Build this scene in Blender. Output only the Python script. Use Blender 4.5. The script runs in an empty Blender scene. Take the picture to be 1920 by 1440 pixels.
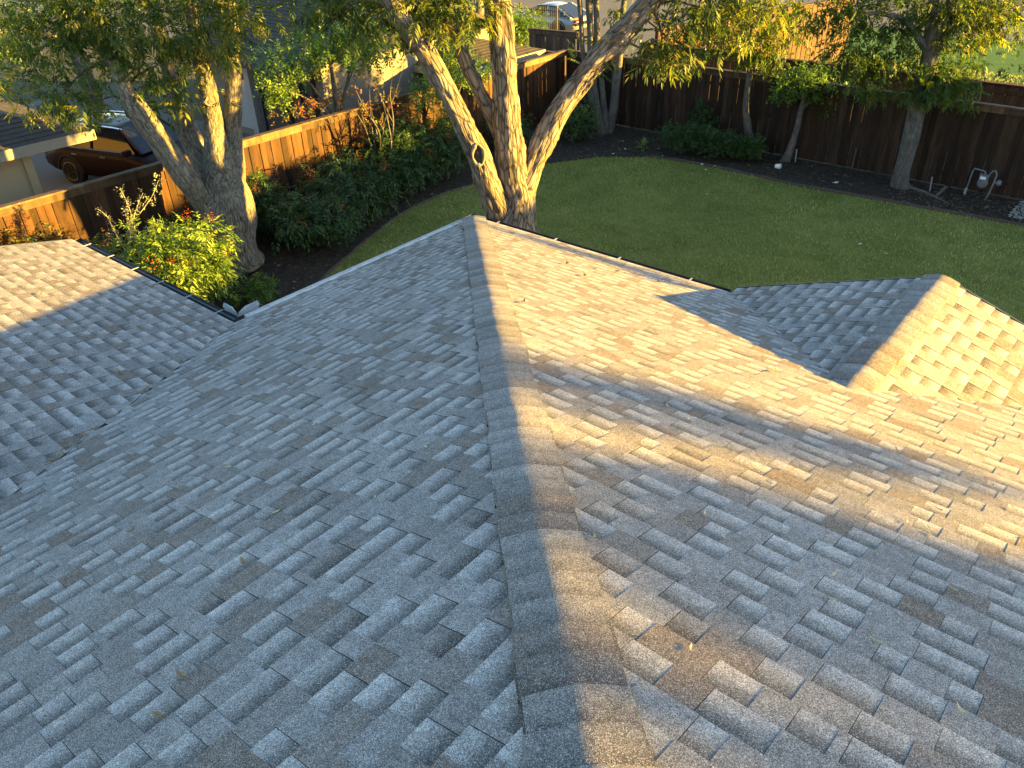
import bpy, math, random
import numpy as np
from mathutils import Vector, Matrix

random.seed(7)
rng = np.random.default_rng(7)
SC = bpy.context.scene
COL = SC.collection
H = 2.7                                   # eave height above the ground

# ------------------------------------------------------------------ camera, sky, sun, exposure
RC = np.array([[0.76448179, 0.64409222, -0.0266984], [0.33604224, -0.43351241, -0.83614747], [-0.55013017, 0.63024773, -0.54785454]])
CC = np.array([7.422048, -7.789248, 4.17527]) + np.array([0, 0, H])
FPX = 1483.6411
cam = bpy.data.cameras.new('camera')
cam.sensor_width = 36.0
cam.lens = 36.0 * FPX / 1920.0
cam.clip_start = 0.05
cam.clip_end = 600
camo = bpy.data.objects.new('camera', cam)
COL.objects.link(camo)
M = Matrix.Identity(4)
for i in range(3):
    M[i][0] = RC[0][i]; M[i][1] = -RC[1][i]; M[i][2] = -RC[2][i]; M[i][3] = CC[i]
camo.matrix_world = M
SC.camera = camo

SUN = np.array([0.835, 0.54, 0.120]); SUN /= np.linalg.norm(SUN)
world = bpy.data.worlds.new("World")
SC.world = world
world.use_nodes = True
wn = world.node_tree.nodes
sky = wn.new('ShaderNodeTexSky')
sky.sky_type = 'NISHITA'
sky.sun_disc = False
sky.sun_elevation = math.asin(SUN[2])
sky.sun_rotation = math.atan2(SUN[0], SUN[1])
sky.air_density = 1.0
sky.dust_density = 0.4
sky.ozone_density = 1.6
world.node_tree.links.new(sky.outputs[0], wn['Background'].inputs[0])
wn['Background'].inputs[1].default_value = 0.063
sl = bpy.data.lights.new('sun', 'SUN')
sl.energy = 4.4
sl.angle = math.radians(0.55)
sl.color = (1.0, 0.6, 0.085)
so = bpy.data.objects.new('sun', sl)
COL.objects.link(so)
so.location = (30, 20, 30)
so.rotation_euler = Vector(SUN).to_track_quat('Z', 'Y').to_euler()
SC.view_settings.view_transform = 'Standard'
SC.view_settings.look = 'None'
SC.view_settings.exposure = 3.52
SC.view_settings.gamma = 1.0
SC.view_settings.use_curve_mapping = False
SC.cycles.max_bounces = 8
SC.cycles.transparent_max_bounces = 8


# ------------------------------------------------------------------ helpers
def ray(px, py):
    v = RC.T @ np.array([(px - 960) / FPX, (py - 720) / FPX, 1.0])
    return v                                # depth 1 along the optical axis


def at(px, py, depth):
    return CC + ray(px, py) * depth


def gnd(px, py, z=0.0):
    d = ray(px, py)
    return CC + d * ((z - CC[2]) / d[2])


def tag(o, label=None, cat=None, group=None, kind=None):
    if label: o['label'] = label
    if cat: o['category'] = cat
    if group: o['group'] = group
    if kind: o['kind'] = kind
    return o


def empty(name, loc=(0, 0, 0), label=None, cat=None, group=None):
    o = bpy.data.objects.new(name, None)
    o.empty_display_size = 0.1
    COL.objects.link(o)
    o.location = loc
    return tag(o, label, cat, group)


def link(name, me, parent=None, mat=None):
    o = bpy.data.objects.new(name, me)
    COL.objects.link(o)
    if parent is not None:
        o.parent = parent
    if mat is not None and len(me.materials) == 0:
        me.materials.append(mat)
    return o


def mesh(name, verts, faces, mat=None, smooth=False, attrs=None):
    me = bpy.data.meshes.new(name)
    if isinstance(faces, np.ndarray):
        v = np.asarray(verts, dtype=np.float32)
        n, k = faces.shape
        me.vertices.add(len(v)); me.vertices.foreach_set('co', v.ravel())
        me.loops.add(n * k); me.loops.foreach_set('vertex_index', faces.astype(np.int32).ravel())
        me.polygons.add(n)
        me.polygons.foreach_set('loop_start', np.arange(0, n * k, k, dtype=np.int32))
        me.polygons.foreach_set('loop_total', np.full(n, k, dtype=np.int32))
        me.update(calc_edges=True)
    else:
        me.from_pydata([tuple(map(float, q)) for q in verts], [], faces)
    for nm, (typ, data) in (attrs or {}).items():
        a = me.attributes.new(nm, typ, 'POINT')
        a.data.foreach_set('vector' if typ == 'FLOAT_VECTOR' else 'value', np.asarray(data, dtype=np.float32).ravel())
    if smooth:
        me.polygons.foreach_set('use_smooth', np.ones(len(me.polygons), dtype=bool))
    if mat is not None:
        me.materials.append(mat)
    me.update()
    return me


class MB:
    """collects simple solids into one mesh"""
    def __init__(s):
        s.v = []; s.f = []

    def poly(s, pts, faces):
        b = len(s.v)
        s.v += [tuple(map(float, p)) for p in pts]
        s.f += [tuple(b + i for i in f) for f in faces]
        return s

    def box(s, x0, x1, y0, y1, z0, z1):
        return s.poly([(x0, y0, z0), (x1, y0, z0), (x1, y1, z0), (x0, y1, z0), (x0, y0, z1), (x1, y0, z1), (x1, y1, z1), (x0, y1, z1)],
                      [(0, 3, 2, 1), (4, 5, 6, 7), (0, 1, 5, 4), (1, 2, 6, 5), (2, 3, 7, 6), (3, 0, 4, 7)])

    def obox(s, c, ax, ay, az):
        """box by centre and three half-axis vectors"""
        c = np.array(c, float); ax = np.array(ax, float); ay = np.array(ay, float); az = np.array(az, float)
        p = [c + i * ax + j * ay + k * az for k in (-1, 1) for (i, j) in ((-1, -1), (1, -1), (1, 1), (-1, 1))]
        return s.poly(p, [(0, 3, 2, 1), (4, 5, 6, 7), (0, 1, 5, 4), (1, 2, 6, 5), (2, 3, 7, 6), (3, 0, 4, 7)])

    def bar(s, p0, p1, w, h, up=(0, 0, 1)):
        p0 = np.array(p0, float); p1 = np.array(p1, float)
        d = p1 - p0; L = np.linalg.norm(d); d /= L
        up = np.array(up, float)
        if abs(d @ up) > .98: up = np.array([1., 0, 0])
        sd = np.cross(d, up); sd /= np.linalg.norm(sd); u = np.cross(sd, d)
        return s.obox((p0 + p1) / 2, d * L / 2, sd * w / 2, u * h / 2)

    def tube(s, pts, rad, seg=8, cap=True):
        pts = [np.array(p, float) for p in pts]
        if not hasattr(rad, '__len__'): rad = [rad] * len(pts)
        b = len(s.v); n = len(pts)
        t0 = pts[1] - pts[0]; t0 /= np.linalg.norm(t0)
        a = np.array([0, 0, 1.]) if abs(t0[2]) < .9 else np.array([1., 0, 0])
        u = np.cross(t0, a); u /= np.linalg.norm(u)
        for i in range(n):
            t = pts[min(i + 1, n - 1)] - pts[max(i - 1, 0)]
            t /= max(np.linalg.norm(t), 1e-9)
            u = u - t * (u @ t); u /= np.linalg.norm(u); w = np.cross(t, u)
            for k in range(seg):
                th = 2 * math.pi * k / seg
                s.v.append(tuple(pts[i] + rad[i] * (math.cos(th) * u + math.sin(th) * w)))
        for i in range(n - 1):
            for k in range(seg):
                k2 = (k + 1) % seg
                s.f.append((b + i * seg + k, b + i * seg + k2, b + (i + 1) * seg + k2, b + (i + 1) * seg + k))
        if cap:
            s.f.append(tuple(b + k for k in range(seg))[::-1])
            s.f.append(tuple(b + (n - 1) * seg + k for k in range(seg)))
        return s

    def me(s, name, mat, smooth=False):
        return mesh(name, s.v, s.f, mat, smooth)

    def build(s, name, mat, parent=None, smooth=False):
        return link(name, s.me(name, mat, smooth), parent)


# numpy value noise, for bark and bumpy ground
_P = rng.permutation(4096)
_V = rng.random(4096)


def vnoise(p):
    p = np.asarray(p, float)
    i = np.floor(p).astype(np.int64); f = p - i
    f = f * f * (3 - 2 * f)

    def h(dx, dy, dz):
        return _V[(_P[(_P[(_P[(i[:, 0] + dx) & 4095] + i[:, 1] + dy) & 4095] + i[:, 2] + dz) & 4095])]
    fx, fy, fz = f[:, 0], f[:, 1], f[:, 2]
    a = h(0, 0, 0) * (1 - fx) + h(1, 0, 0) * fx
    b = h(0, 1, 0) * (1 - fx) + h(1, 1, 0) * fx
    c = h(0, 0, 1) * (1 - fx) + h(1, 0, 1) * fx
    d = h(0, 1, 1) * (1 - fx) + h(1, 1, 1) * fx
    return (a * (1 - fy) + b * fy) * (1 - fz) + (c * (1 - fy) + d * fy) * fz


# ------------------------------------------------------------------ materials
class NT:
    def __init__(s, name):
        s.m = bpy.data.materials.new(name)
        s.m.use_nodes = True
        s.t = s.m.node_tree
        s.n = s.t.nodes
        s.b = s.n['Principled BSDF']
        s.b.inputs['Roughness'].default_value = .8
        s.b.inputs['Specular IOR Level'].default_value = .25

    def l(s, a, b):
        s.t.links.new(a, b)

    def _set(s, sock, v):
        if isinstance(v, bpy.types.NodeSocket): s.l(v, sock)
        elif v is not None: sock.default_value = v if not (isinstance(v, tuple) and len(v) == 3 and sock.type == 'RGBA') else (*v, 1)

    def node(s, typ, ins=None, **props):
        n = s.n.new(typ)
        for k, v in props.items(): setattr(n, k, v)
        for k, v in (ins or {}).items(): s._set(n.inputs[k], v)
        return n

    def math(s, op, a, b=None, clamp=False):
        n = s.node('ShaderNodeMath', operation=op, use_clamp=clamp)
        s._set(n.inputs[0], a)
        if b is not None: s._set(n.inputs[1], b)
        return n.outputs[0]

    def mix(s, fac, a, b, blend='MIX'):
        n = s.node('ShaderNodeMix', data_type='RGBA', blend_type=blend)
        s._set(n.inputs[0], fac); s._set(n.inputs[6], a); s._set(n.inputs[7], b)
        return n.outputs[2]

    def pos(s, scale=None):
        g = s.node('ShaderNodeNewGeometry').outputs['Position']
        if scale is None: return g
        n = s.node('ShaderNodeVectorMath', operation='MULTIPLY')
        s.l(g, n.inputs[0]); n.inputs[1].default_value = scale
        return n.outputs[0]

    def noise(s, vec, scale, detail=4, rough=.55, dist=0.):
        n = s.node('ShaderNodeTexNoise', {'Vector': vec, 'Scale': scale, 'Detail': detail, 'Roughness': rough, 'Distortion': dist})
        return n.outputs[0]

    def ramp(s, fac, stops):
        n = s.node('ShaderNodeValToRGB')
        s.l(fac, n.inputs[0])
        e = n.color_ramp.elements
        while len(e) < len(stops): e.new(.5)
        for el, (p, c) in zip(e, stops):
            el.position = p
            el.color = (*c, 1) if not isinstance(c, (int, float)) else (c, c, c, 1)
        return n.outputs[0]

    def bump(s, h, strength=.5, dist=.01):
        n = s.node('ShaderNodeBump', {'Height': h, 'Strength': strength, 'Distance': dist})
        s.l(n.outputs[0], s.b.inputs['Normal'])

    def base(s, c):
        s._set(s.b.inputs['Base Color'], c)

    def attr(s, name):
        return s.node('ShaderNodeAttribute', attribute_name=name)


def plain(name, c, rough=.6, metal=0., spec=.3, var=.18, scale=9.):
    t = NT(name)
    n = t.noise(t.pos(), scale, 5)
    t.base(t.mix(n, tuple(x * (1 - var) for x in c), tuple(min(1, x * (1 + var)) for x in c)))
    t.b.inputs['Roughness'].default_value = rough
    t.b.inputs['Metallic'].default_value = metal
    t.b.inputs['Specular IOR Level'].default_value = spec
    return t.m


def mat_shingle():
    t = NT('asphalt_shingle')
    p = t.pos()
    add = t.node('ShaderNodeVectorMath', operation='ADD')
    t.l(t.attr('tone').outputs['Vector'], add.inputs[0])
    t.l(t.node('ShaderNodeObjectInfo').outputs['Color'], add.inputs[1])
    sep = t.node('ShaderNodeSeparateXYZ'); t.l(add.outputs[0], sep.inputs[0])
    band = t.attr('band').outputs['Fac']
    c = t.mix(sep.outputs[0], (.12, .11, .106), (.39, .367, .35))
    c = t.mix(sep.outputs[1], c, (.165, .125, .098))
    mott = t.noise(p, 22., 5, .6)
    c = t.mix(1., c, t.ramp(mott, [(.3, .78), (.7, 1.2)]), 'MULTIPLY')
    streak = t.noise(p, 1.1, 3, .5)
    c = t.mix(1., c, t.ramp(streak, [(.3, .88), (.7, 1.1)]), 'MULTIPLY')
    # printed dark band at the head of each lower piece
    jag = t.math('ADD', band, t.math('MULTIPLY', t.math('SUBTRACT', t.noise(p, 130., 2), .5), .35))
    bnd = t.ramp(jag, [(.1, 1.12), (.4, .88), (.68, .48), (.95, .3)])
    c = t.mix(1., c, bnd, 'MULTIPLY')
    v = t.node('ShaderNodeTexVoronoi', {'Vector': p, 'Scale': 400.})
    vs = t.node('ShaderNodeSeparateColor'); t.l(v.outputs['Color'], vs.inputs[0])
    c = t.mix(1., c, t.ramp(vs.outputs[0], [(0., .3), (.4, .85), (.8, 1.22), (1., 1.9)]), 'MULTIPLY')
    c = t.mix(t.math('MULTIPLY', t.math('GREATER_THAN', vs.outputs[1], .92), .5), c, (.66, .66, .64))
    c = t.mix(t.math('MULTIPLY', t.math('GREATER_THAN', vs.outputs[2], .86), .6), c, (.05, .047, .045))
    t.base(c)
    t.b.inputs['Roughness'].default_value = .92
    t.b.inputs['Specular IOR Level'].default_value = .18
    t.bump(t.math('ADD', v.outputs['Distance'], t.math('MULTIPLY', mott, .6)), .35, .0025)
    return t.m


def mat_bark(name, dark, light, sc=1., strength=.9, dist=.035, red=None):
    t = NT(name)
    b = t.node('ShaderNodeVectorMath', operation='MULTIPLY')
    t.l(t.attr('bark').outputs['Vector'], b.inputs[0])
    b.inputs[1].default_value = (14 * sc, 14 * sc, 3.2 * sc)
    n1 = t.noise(b.outputs[0], 1.9, 8, .7, .25)
    v = t.node('ShaderNodeTexVoronoi', {'Vector': b.outputs[0], 'Scale': 1.1, 'Randomness': 1.}, feature='DISTANCE_TO_EDGE')
    v2 = t.node('ShaderNodeTexVoronoi', {'Vector': b.outputs[0], 'Scale': 1.1, 'Randomness': 1.})
    cs = t.node('ShaderNodeSeparateColor'); t.l(v2.outputs['Color'], cs.inputs[0])
    crack = t.math('MINIMUM', t.math('MULTIPLY', v.outputs[0], 5.), 1.)
    h = t.math('ADD', t.math('ADD', t.math('MULTIPLY', crack, .34), t.math('MULTIPLY', cs.outputs[0], .22)), t.math('MULTIPLY', n1, .62))
    c = t.ramp(h, [(.34, dark), (.58, tuple(a * .45 + b2 * .55 for a, b2 in zip(dark, light))), (.86, light)])
    c = t.mix(1., c, t.ramp(cs.outputs[1], [(0., .72), (1., 1.2)]), 'MULTIPLY')
    if red:
        rn = t.noise(b.outputs[0], .45, 3)
        c = t.mix(t.ramp(rn, [(.5, 0.), (.68, .6)]), c, red)
    big = t.noise(t.pos(), 2.2, 4)
    c = t.mix(1., c, t.ramp(big, [(.3, .8), (.7, 1.15)]), 'MULTIPLY')
    t.base(c)
    t.b.inputs['Roughness'].default_value = .95
    t.bump(h, strength, dist)
    return t.m


def mat_leaf(name, stops, trans=.45, rough=.45):
    """stops: colour ramp over the per-leaf tint"""
    t = NT(name)
    c = t.ramp(t.attr('tint').outputs['Fac'], stops)
    nz = t.noise(t.pos(), 9., 3)
    c = t.mix(1., c, t.ramp(nz, [(.3, .8), (.7, 1.2)]), 'MULTIPLY')
    t.base(c)
    t.b.inputs['Roughness'].default_value = rough
    t.b.inputs['Specular IOR Level'].default_value = .35
    tr = t.node('ShaderNodeBsdfTranslucent')
    g = t.mix(1., c, (1.25, 1.2, .55), 'MULTIPLY')
    t.l(g, tr.inputs[0])
    mx = t.node('ShaderNodeMixShader', {0: trans})
    t.l(t.b.outputs[0], mx.inputs[1]); t.l(tr.outputs[0], mx.inputs[2])
    t.l(mx.outputs[0], t.n['Material Output'].inputs[0])
    return t.m


def mat_wood(name, dark, light, sc=1., axis=2, rough=.8):
    """grain runs along the axis; object colour shifts each board's own stain"""
    t = NT(name)
    s = [34. * sc] * 3; s[axis] = 1.5 * sc
    off = t.node('ShaderNodeObjectInfo')
    add = t.node('ShaderNodeVectorMath', operation='ADD')
    t.l(t.pos(tuple(s)), add.inputs[0])
    k = t.math('MULTIPLY', off.outputs['Random'], 60.)
    cmb = t.node('ShaderNodeCombineXYZ', {0: k, 1: k, 2: k})
    t.l(cmb.outputs[0], add.inputs[1])
    g = t.noise(add.outputs[0], 1., 6, .6, 1.2)
    c = t.ramp(g, [(.25, dark), (.75, light)])
    big = t.noise(t.pos(), 1.4, 4)
    c = t.mix(1., c, t.ramp(big, [(.3, .72), (.7, 1.2)]), 'MULTIPLY')
    c = t.mix(1., c, t.ramp(off.outputs['Random'], [(0., .5), (.5, .95), (1., 1.45)]), 'MULTIPLY')
    kn = t.node('ShaderNodeTexVoronoi', {'Vector': t.pos((3.2, 3.2, 1.6)), 'Scale': 1.6})
    c = t.mix(t.ramp(kn.outputs[0], [(.05, .85), (.1, 0.)]), c, tuple(x * .35 for x in dark))
    wst = t.noise(t.pos((6., 6., .7)), 1., 5, .7)
    c = t.mix(1., c, t.ramp(wst, [(.35, .55), (.6, 1.15)]), 'MULTIPLY')
    t.base(c)
    t.b.inputs['Roughness'].default_value = rough
    t.bump(g, .3, .004)
    return t.m


def mat_ground(name, stops, scale, detail=8, bump=.4, dist=.03, fine=60.):
    t = NT(name)
    p = t.pos()
    a = t.noise(p, scale, detail, .65)
    b = t.noise(p, fine, 4, .6)
    f = t.math('ADD', t.math('MULTIPLY', a, .6), t.math('MULTIPLY', b, .4))
    t.base(t.ramp(f, stops))
    t.b.inputs['Roughness'].default_value = .95
    t.b.inputs['Specular IOR Level'].default_value = .1
    t.bump(f, bump, dist)
    return t.m


M_SH = mat_shingle()
M_CUT = plain('cut_asphalt_edge', (.035, .033, .032), .95)
M_DECK = plain('roof_deck', (.11, .105, .1), .95)
M_WHITE = plain('white_paint', (.75, .75, .74), .35)
M_ALU = plain('galvanised_metal', (.55, .57, .6), .32, .75, .5)
M_BRONZE = plain('dark_gutter_metal', (.06, .062, .068), .4, .3, .4)
M_BRICK = plain('house_brick', (.33, .2, .15), .9, scale=14.)
M_TRIM = plain('house_trim', (.26, .23, .19), .7)
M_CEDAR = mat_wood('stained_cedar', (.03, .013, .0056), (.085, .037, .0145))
M_CEDARC = mat_wood('cedar_cap', (.07, .042, .024), (.15, .092, .052), axis=1)
M_CEDARX = mat_wood('cedar_cap_cross', (.06, .034, .02), (.13, .078, .045), axis=0)
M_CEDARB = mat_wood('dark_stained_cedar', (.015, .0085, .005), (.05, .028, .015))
M_RED = mat_wood('red_stained_fence', (.075, .026, .013), (.12, .045, .021))
M_TANW = mat_wood('tan_stained_fence', (.065, .034, .021), (.10, .055, .034))
M_GREYW = mat_wood('weathered_grey_wood', (.06, .046, .035), (.13, .10, .078))
M_STEEL = plain('fence_post_steel', (.42, .43, .44), .4, .6, .5)
M_BARK_C = mat_bark('shaggy_bark', (.02, .017, .014), (.25, .215, .175), 1., 1., .04, (.15, .095, .06))
M_BARK_L = mat_bark('fine_furrowed_bark', (.045, .039, .033), (.2, .18, .152), 1.8, .8, .018)
M_BARK_S = mat_bark('smooth_grey_bark', (.065, .06, .054), (.125, .115, .105), 2.2, .4, .01)
M_LEAF_P = mat_leaf('pecan_leaf', [(0., (.022, .045, .012)), (.45, (.06, .10, .02)), (.8, (.12, .15, .025)), (1., (.2, .19, .03))])
M_LEAF_Y = mat_leaf('yellowing_leaf', [(0., (.03, .06, .013)), (.45, (.06, .11, .02)), (.8, (.12, .155, .025)), (1., (.27, .25, .035))], .55)
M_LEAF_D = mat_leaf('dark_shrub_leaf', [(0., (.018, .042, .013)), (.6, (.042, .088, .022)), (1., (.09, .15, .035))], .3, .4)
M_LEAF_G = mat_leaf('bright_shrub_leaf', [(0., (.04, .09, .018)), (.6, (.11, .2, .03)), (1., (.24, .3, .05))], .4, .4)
M_LEAF_R = mat_leaf('rust_leaf', [(0., (.05, .09, .02)), (.4, (.13, .11, .025)), (.75, (.22, .095, .03)), (1., (.25, .06, .028))], .4, .5)
M_LEAF_S = mat_leaf('silvery_leaf', [(0., (.16, .18, .1)), (1., (.36, .36, .25))], .3, .5)
M_BERRY = plain('red_berry', (.42, .09, .025), .35, spec=.5)
M_LAWN = mat_ground('lawn_soil', [(.3, (.065, .075, .017)), (.5, (.14, .15, .036)), (.72, (.24, .215, .068))], 1.3, 8)
M_GRASS = mat_leaf('grass_blade', [(0., (.11, .15, .028)), (.6, (.24, .29, .065)), (1., (.44, .42, .15))], .25, .6)
M_BED = mat_ground('mulch_soil', [(.3, (.018, .014, .011)), (.55, (.052, .041, .032)), (.75, (.11, .088, .07))], 5., 8, .8, .05)
M_GND = mat_ground('dry_ground', [(.3, (.05, .05, .028)), (.7, (.11, .105, .065))], .8)
M_CONC = mat_ground('driveway_concrete', [(.3, (.10, .095, .088)), (.7, (.16, .15, .14))], 1.2, 6, .15, .005, 90.)
M_ALLEY = mat_ground('alley_concrete', [(.3, (.11, .105, .095)), (.7, (.17, .16, .15))], .8, 6, .15, .005, 60.)
M_FLAWN = mat_ground('far_lawn', [(.3, (.045, .105, .025)), (.7, (.085, .165, .04))], 2., 7)
M_DRY = plain('dry_leaf', (.30, .20, .10), .8, var=.5, scale=30.)
M_STRAW = plain('straw_leaf', (.55, .44, .26), .7, var=.35, scale=30.)
M_LITTER = mat_leaf('leaf_litter', [(0., (.025, .018, .012)), (.6, (.065, .045, .028)), (1., (.18, .13, .08))], .15, .8)
M_STONE = plain('edging_stone', (.085, .062, .048), .95, var=.4, scale=20.)
M_PVC = plain('white_plastic', (.72, .73, .74), .4)
M_GREYM = plain('grey_meter_paint', (.15, .165, .18), .42, .2, .4)
M_GRAVEL = plain('pale_gravel', (.26, .245, .225), .9, var=.4, scale=25.)
M_STUCCO = plain('tan_stucco', (.36, .27, .165), .9, var=.08, scale=30.)
M_TANWALL = plain('grey_tan_siding', (.17, .15, .13), .8, var=.1)
M_DOORW = plain('dark_brown_door', (.055, .045, .039), .6)
M_DTRIM = plain('dark_trim', (.05, .042, .038), .6)
M_POSTW = plain('weathered_white_post', (.33, .31, .29), .8)
M_OLDROOF = plain('old_brown_shingle', (.05, .042, .035), .95, var=.4, scale=12.)
M_IRON = plain('black_iron', (.02, .02, .022), .5, .4, .4)
M_BLACK = plain('black_rubber', (.015, .015, .016), .7)
M_HOLE = plain('dark_hollow_wood', (.045, .03, .02), .95)
M_CALLUS = plain('callus_wood', (.2, .165, .115), .9, var=.45, scale=18.)


def glossy(name, c, rough=.12, metal=0., coat=1.):
    t = NT(name)
    fl = t.noise(t.pos(), 700., 1)
    t.base(t.mix(fl, tuple(x * .9 for x in c), tuple(x * 1.1 for x in c)))
    t.b.inputs['Roughness'].default_value = rough
    t.b.inputs['Metallic'].default_value = metal
    t.b.inputs['Coat Weight'].default_value = coat
    t.b.inputs['Specular IOR Level'].default_value = .5
    return t.m


M_CARRED = glossy('dark_red_car_paint', (.011, .003, .0026), .5, .0, .05)
M_CARRED.node_tree.nodes['Principled BSDF'].inputs['Specular IOR Level'].default_value = .12
M_CARSIL = glossy('silver_car_paint', (.3, .32, .34), .3, .3)
M_GLASS = glossy('tinted_car_glass', (.012, .014, .016), .05, 0., 0.)
M_CHROME = glossy('bright_trim_metal', (.6, .62, .65), .2, .9, 0.)
M_RIM = glossy('alloy_rim', (.06, .063, .068), .35, .8, 0.)
M_TAIL = glossy('red_lamp_lens', (.3, .01, .01), .15)
M_HEADL = glossy('clear_lamp_lens', (.55, .58, .6), .1)
t_ = NT('lantern_glass'); t_.base((.7, .4, .15)); t_.b.inputs['Roughness'].default_value = .3
t_.b.inputs['Emission Color'].default_value = (1, .5, .18, 1); t_.b.inputs['Emission Strength'].default_value = .35
M_LANT = t_.m

# ------------------------------------------------------------------ the ground
def sheet(name, pts, z, mat, kind='structure', sub=0):
    me = mesh(name, [(x, y, z) for x, y in pts], [tuple(range(len(pts)))], mat)
    return tag(link(name, me), kind=kind)


sheet('ground', [(-120, -80), (120, -80), (120, 140), (-120, 140)], 0., M_GND)
EDGE_L = [(-4.05, -3.3), (-4.15, -1.6), (-4.55, -.2), (-5.2, 1.2), (-5.85, 2.8), (-6.35, 4.3), (-6.45, 5.8), (-6.2, 7.4), (-5.9, 9.0), (-5.0, 10.4), (-3.8, 11.25)]
EDGE_B = [(-3.8, 11.25), (-2.3, 11.45), (-.9, 11.45), (.2, 11.38), (1.6, 11.46), (2.9, 11.58), (4.2, 11.66), (5.4, 11.76), (7.5, 11.9), (10., 12.0), (13.8, 12.1)]
sheet('lawn', [(-8.4, -7), (13.9, -7), (13.9, 13.4), (-8.4, 13.4)], .006, M_LAWN)
sheet('planting_bed', [(-8.4, -7), (-4.0, -7)] + EDGE_L + EDGE_B[1:] + [(13.8, 13.38), (-8.4, 13.38)], .016, M_BED)
sheet('driveway', [(-26, -8), (-8.55, -8), (-8.55, 6.0), (-26, 6.0)], .006, M_CONC)
sheet('alley', [(-60, 13.7), (60, 13.7), (60, 16.3), (-60, 16.3)], .006, M_ALLEY)
sheet('parking_apron', [(-40, 21.9), (-8.2, 21.9), (-8.2, 46), (-40, 46)], .006, M_ALLEY)
sheet('far_lawn', [(-7.0, 16.6), (40, 16.6), (40, 34), (-7.0, 34)], .006, M_FLAWN)
sheet('far_street', [(-7.0, 34.2), (60, 34.2), (60, 42), (-7.0, 42)], .006, M_ALLEY)

# ------------------------------------------------------------------ our house
A_, B_, C_, W_, T_, T2, T3 = 4.0, 3.94, 3.95, 2.05, .3212, .358, .225
RH = 8.6
house = empty('house', (0, 0, 0), 'grey shingled house roof with hips, side gable and lower wing in the foreground', 'house')
KR = math.sqrt(1 + T_ * T_); K2 = math.sqrt(1 + T2 * T2); K3 = math.sqrt(1 + T3 * T3)


class Plane:
    def __init__(s, O, U, S, poly):
        s.O = np.array(O, float); s.U = np.array(U, float)
        s.S = np.array(S, float); s.S /= np.linalg.norm(s.S)
        s.N = np.cross(s.U, s.S)
        s.flip = s.N[2] < 0
        if s.flip: s.N = -s.N
        s.poly = poly

    def w(s, u, v, n=0.):
        return s.O + u * s.U + v * s.S + n * s.N


def ccw(poly):
    a = sum(poly[i][0] * poly[(i + 1) % len(poly)][1] - poly[(i + 1) % len(poly)][0] * poly[i][1] for i in range(len(poly)))
    return poly if a > 0 else poly[::-1]


h2 = T2 * W_
PL = {
    'right': Plane((0, 0, H), (1, 0, 0), (0, -1, T_), [(0, 0), (16, 0), (16, RH * KR), (RH, RH * KR)]),
    'left': Plane((0, 0, H), (0, -1, 0), (1, 0, T_), [(0, 0), (2 * RH, 0), (RH, RH * KR)]),
    'wing': Plane((0, -B_, H), (-1, 0, 0), (0, -1, T3), [(-.03, 0), (C_, 0), (C_, 4.5 * K3), (-T3 * 4.5 / T_ - .03, 4.5 * K3)]),
    'gable_l': Plane((A_, .17, H), (0, -1, 0), (1, 0, T2), [(0, 0), (.19, 0), (.17 + h2 / T_ + .02, W_ * K2), (0, W_ * K2)]),
    'gable_r': Plane((A_ + 2 * W_, .17, H), (0, -1, 0), (-1, 0, T2), [(0, 0), (.19, 0), (.17 + h2 / T_ + .02, W_ * K2), (0, W_ * K2)]),
}
deck = MB()
for pl in PL.values():
    p = pl.poly
    n = len(p)
    deck.poly([pl.w(u, v, -.006) for u, v in p] + [pl.w(u, v, -.09) for u, v in p],
              [tuple(range(n)), tuple(range(2 * n - 1, n - 1, -1))] + [(i, (i + 1) % n, n + (i + 1) % n, n + i) for i in range(n)])
# far slopes, never in view but they close the house
deck.poly([(RH, -RH, H + T_ * RH), (16, -RH, H + T_ * RH), (16, -2 * RH, H), (0, -2 * RH, H)], [(0, 1, 2, 3)])
deck.poly([(-C_, -B_ - 4.5, H + T3 * 4.5), (3.2, -B_ - 4.5, H + T3 * 4.5), (3.2, -B_ - 9., H), (-C_, -B_ - 9., H)], [(0, 1, 2, 3)])
roof = deck.build('roof', M_DECK, house)


def clip(poly, cl):
    """Sutherland-Hodgman: poly clipped by the convex ccw polygon cl"""
    out = poly
    for i in range(len(cl)):
        a = cl[i]; b = cl[(i + 1) % len(cl)]
        ex, ey = b[0] - a[0], b[1] - a[1]
        inp = out; out = []
        if not inp: break
        d = [ex * (q[1] - a[1]) - ey * (q[0] - a[0]) for q in inp]
        for j in range(len(inp)):
            k = (j + 1) % len(inp)
            if d[j] >= -1e-9: out.append(inp[j])
            if (d[j] > 1e-9 and d[k] < -1e-9) or (d[j] < -1e-9 and d[k] > 1e-9):
                r = d[j] / (d[j] - d[k])
                out.append((inp[j][0] + r * (inp[k][0] - inp[j][0]), inp[j][1] + r * (inp[k][1] - inp[j][1])))
    return out


EXP = .149
TABH = (.0112, .0036)
GAPH = (.0086, .0006)


def tone_pick(tab):
    r = random.random()
    if tab:
        if r < .5: return (random.uniform(.4, .58), random.uniform(0, .18))
        if r < .78: return (random.uniform(.26, .4), random.uniform(0, .35))
        return (random.uniform(.15, .45), random.uniform(.4, .9))
    if r < .9: return (random.uniform(.8, 1.08), random.uniform(0, .15))
    return (random.uniform(.45, .7), random.uniform(.1, .5))


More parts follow.
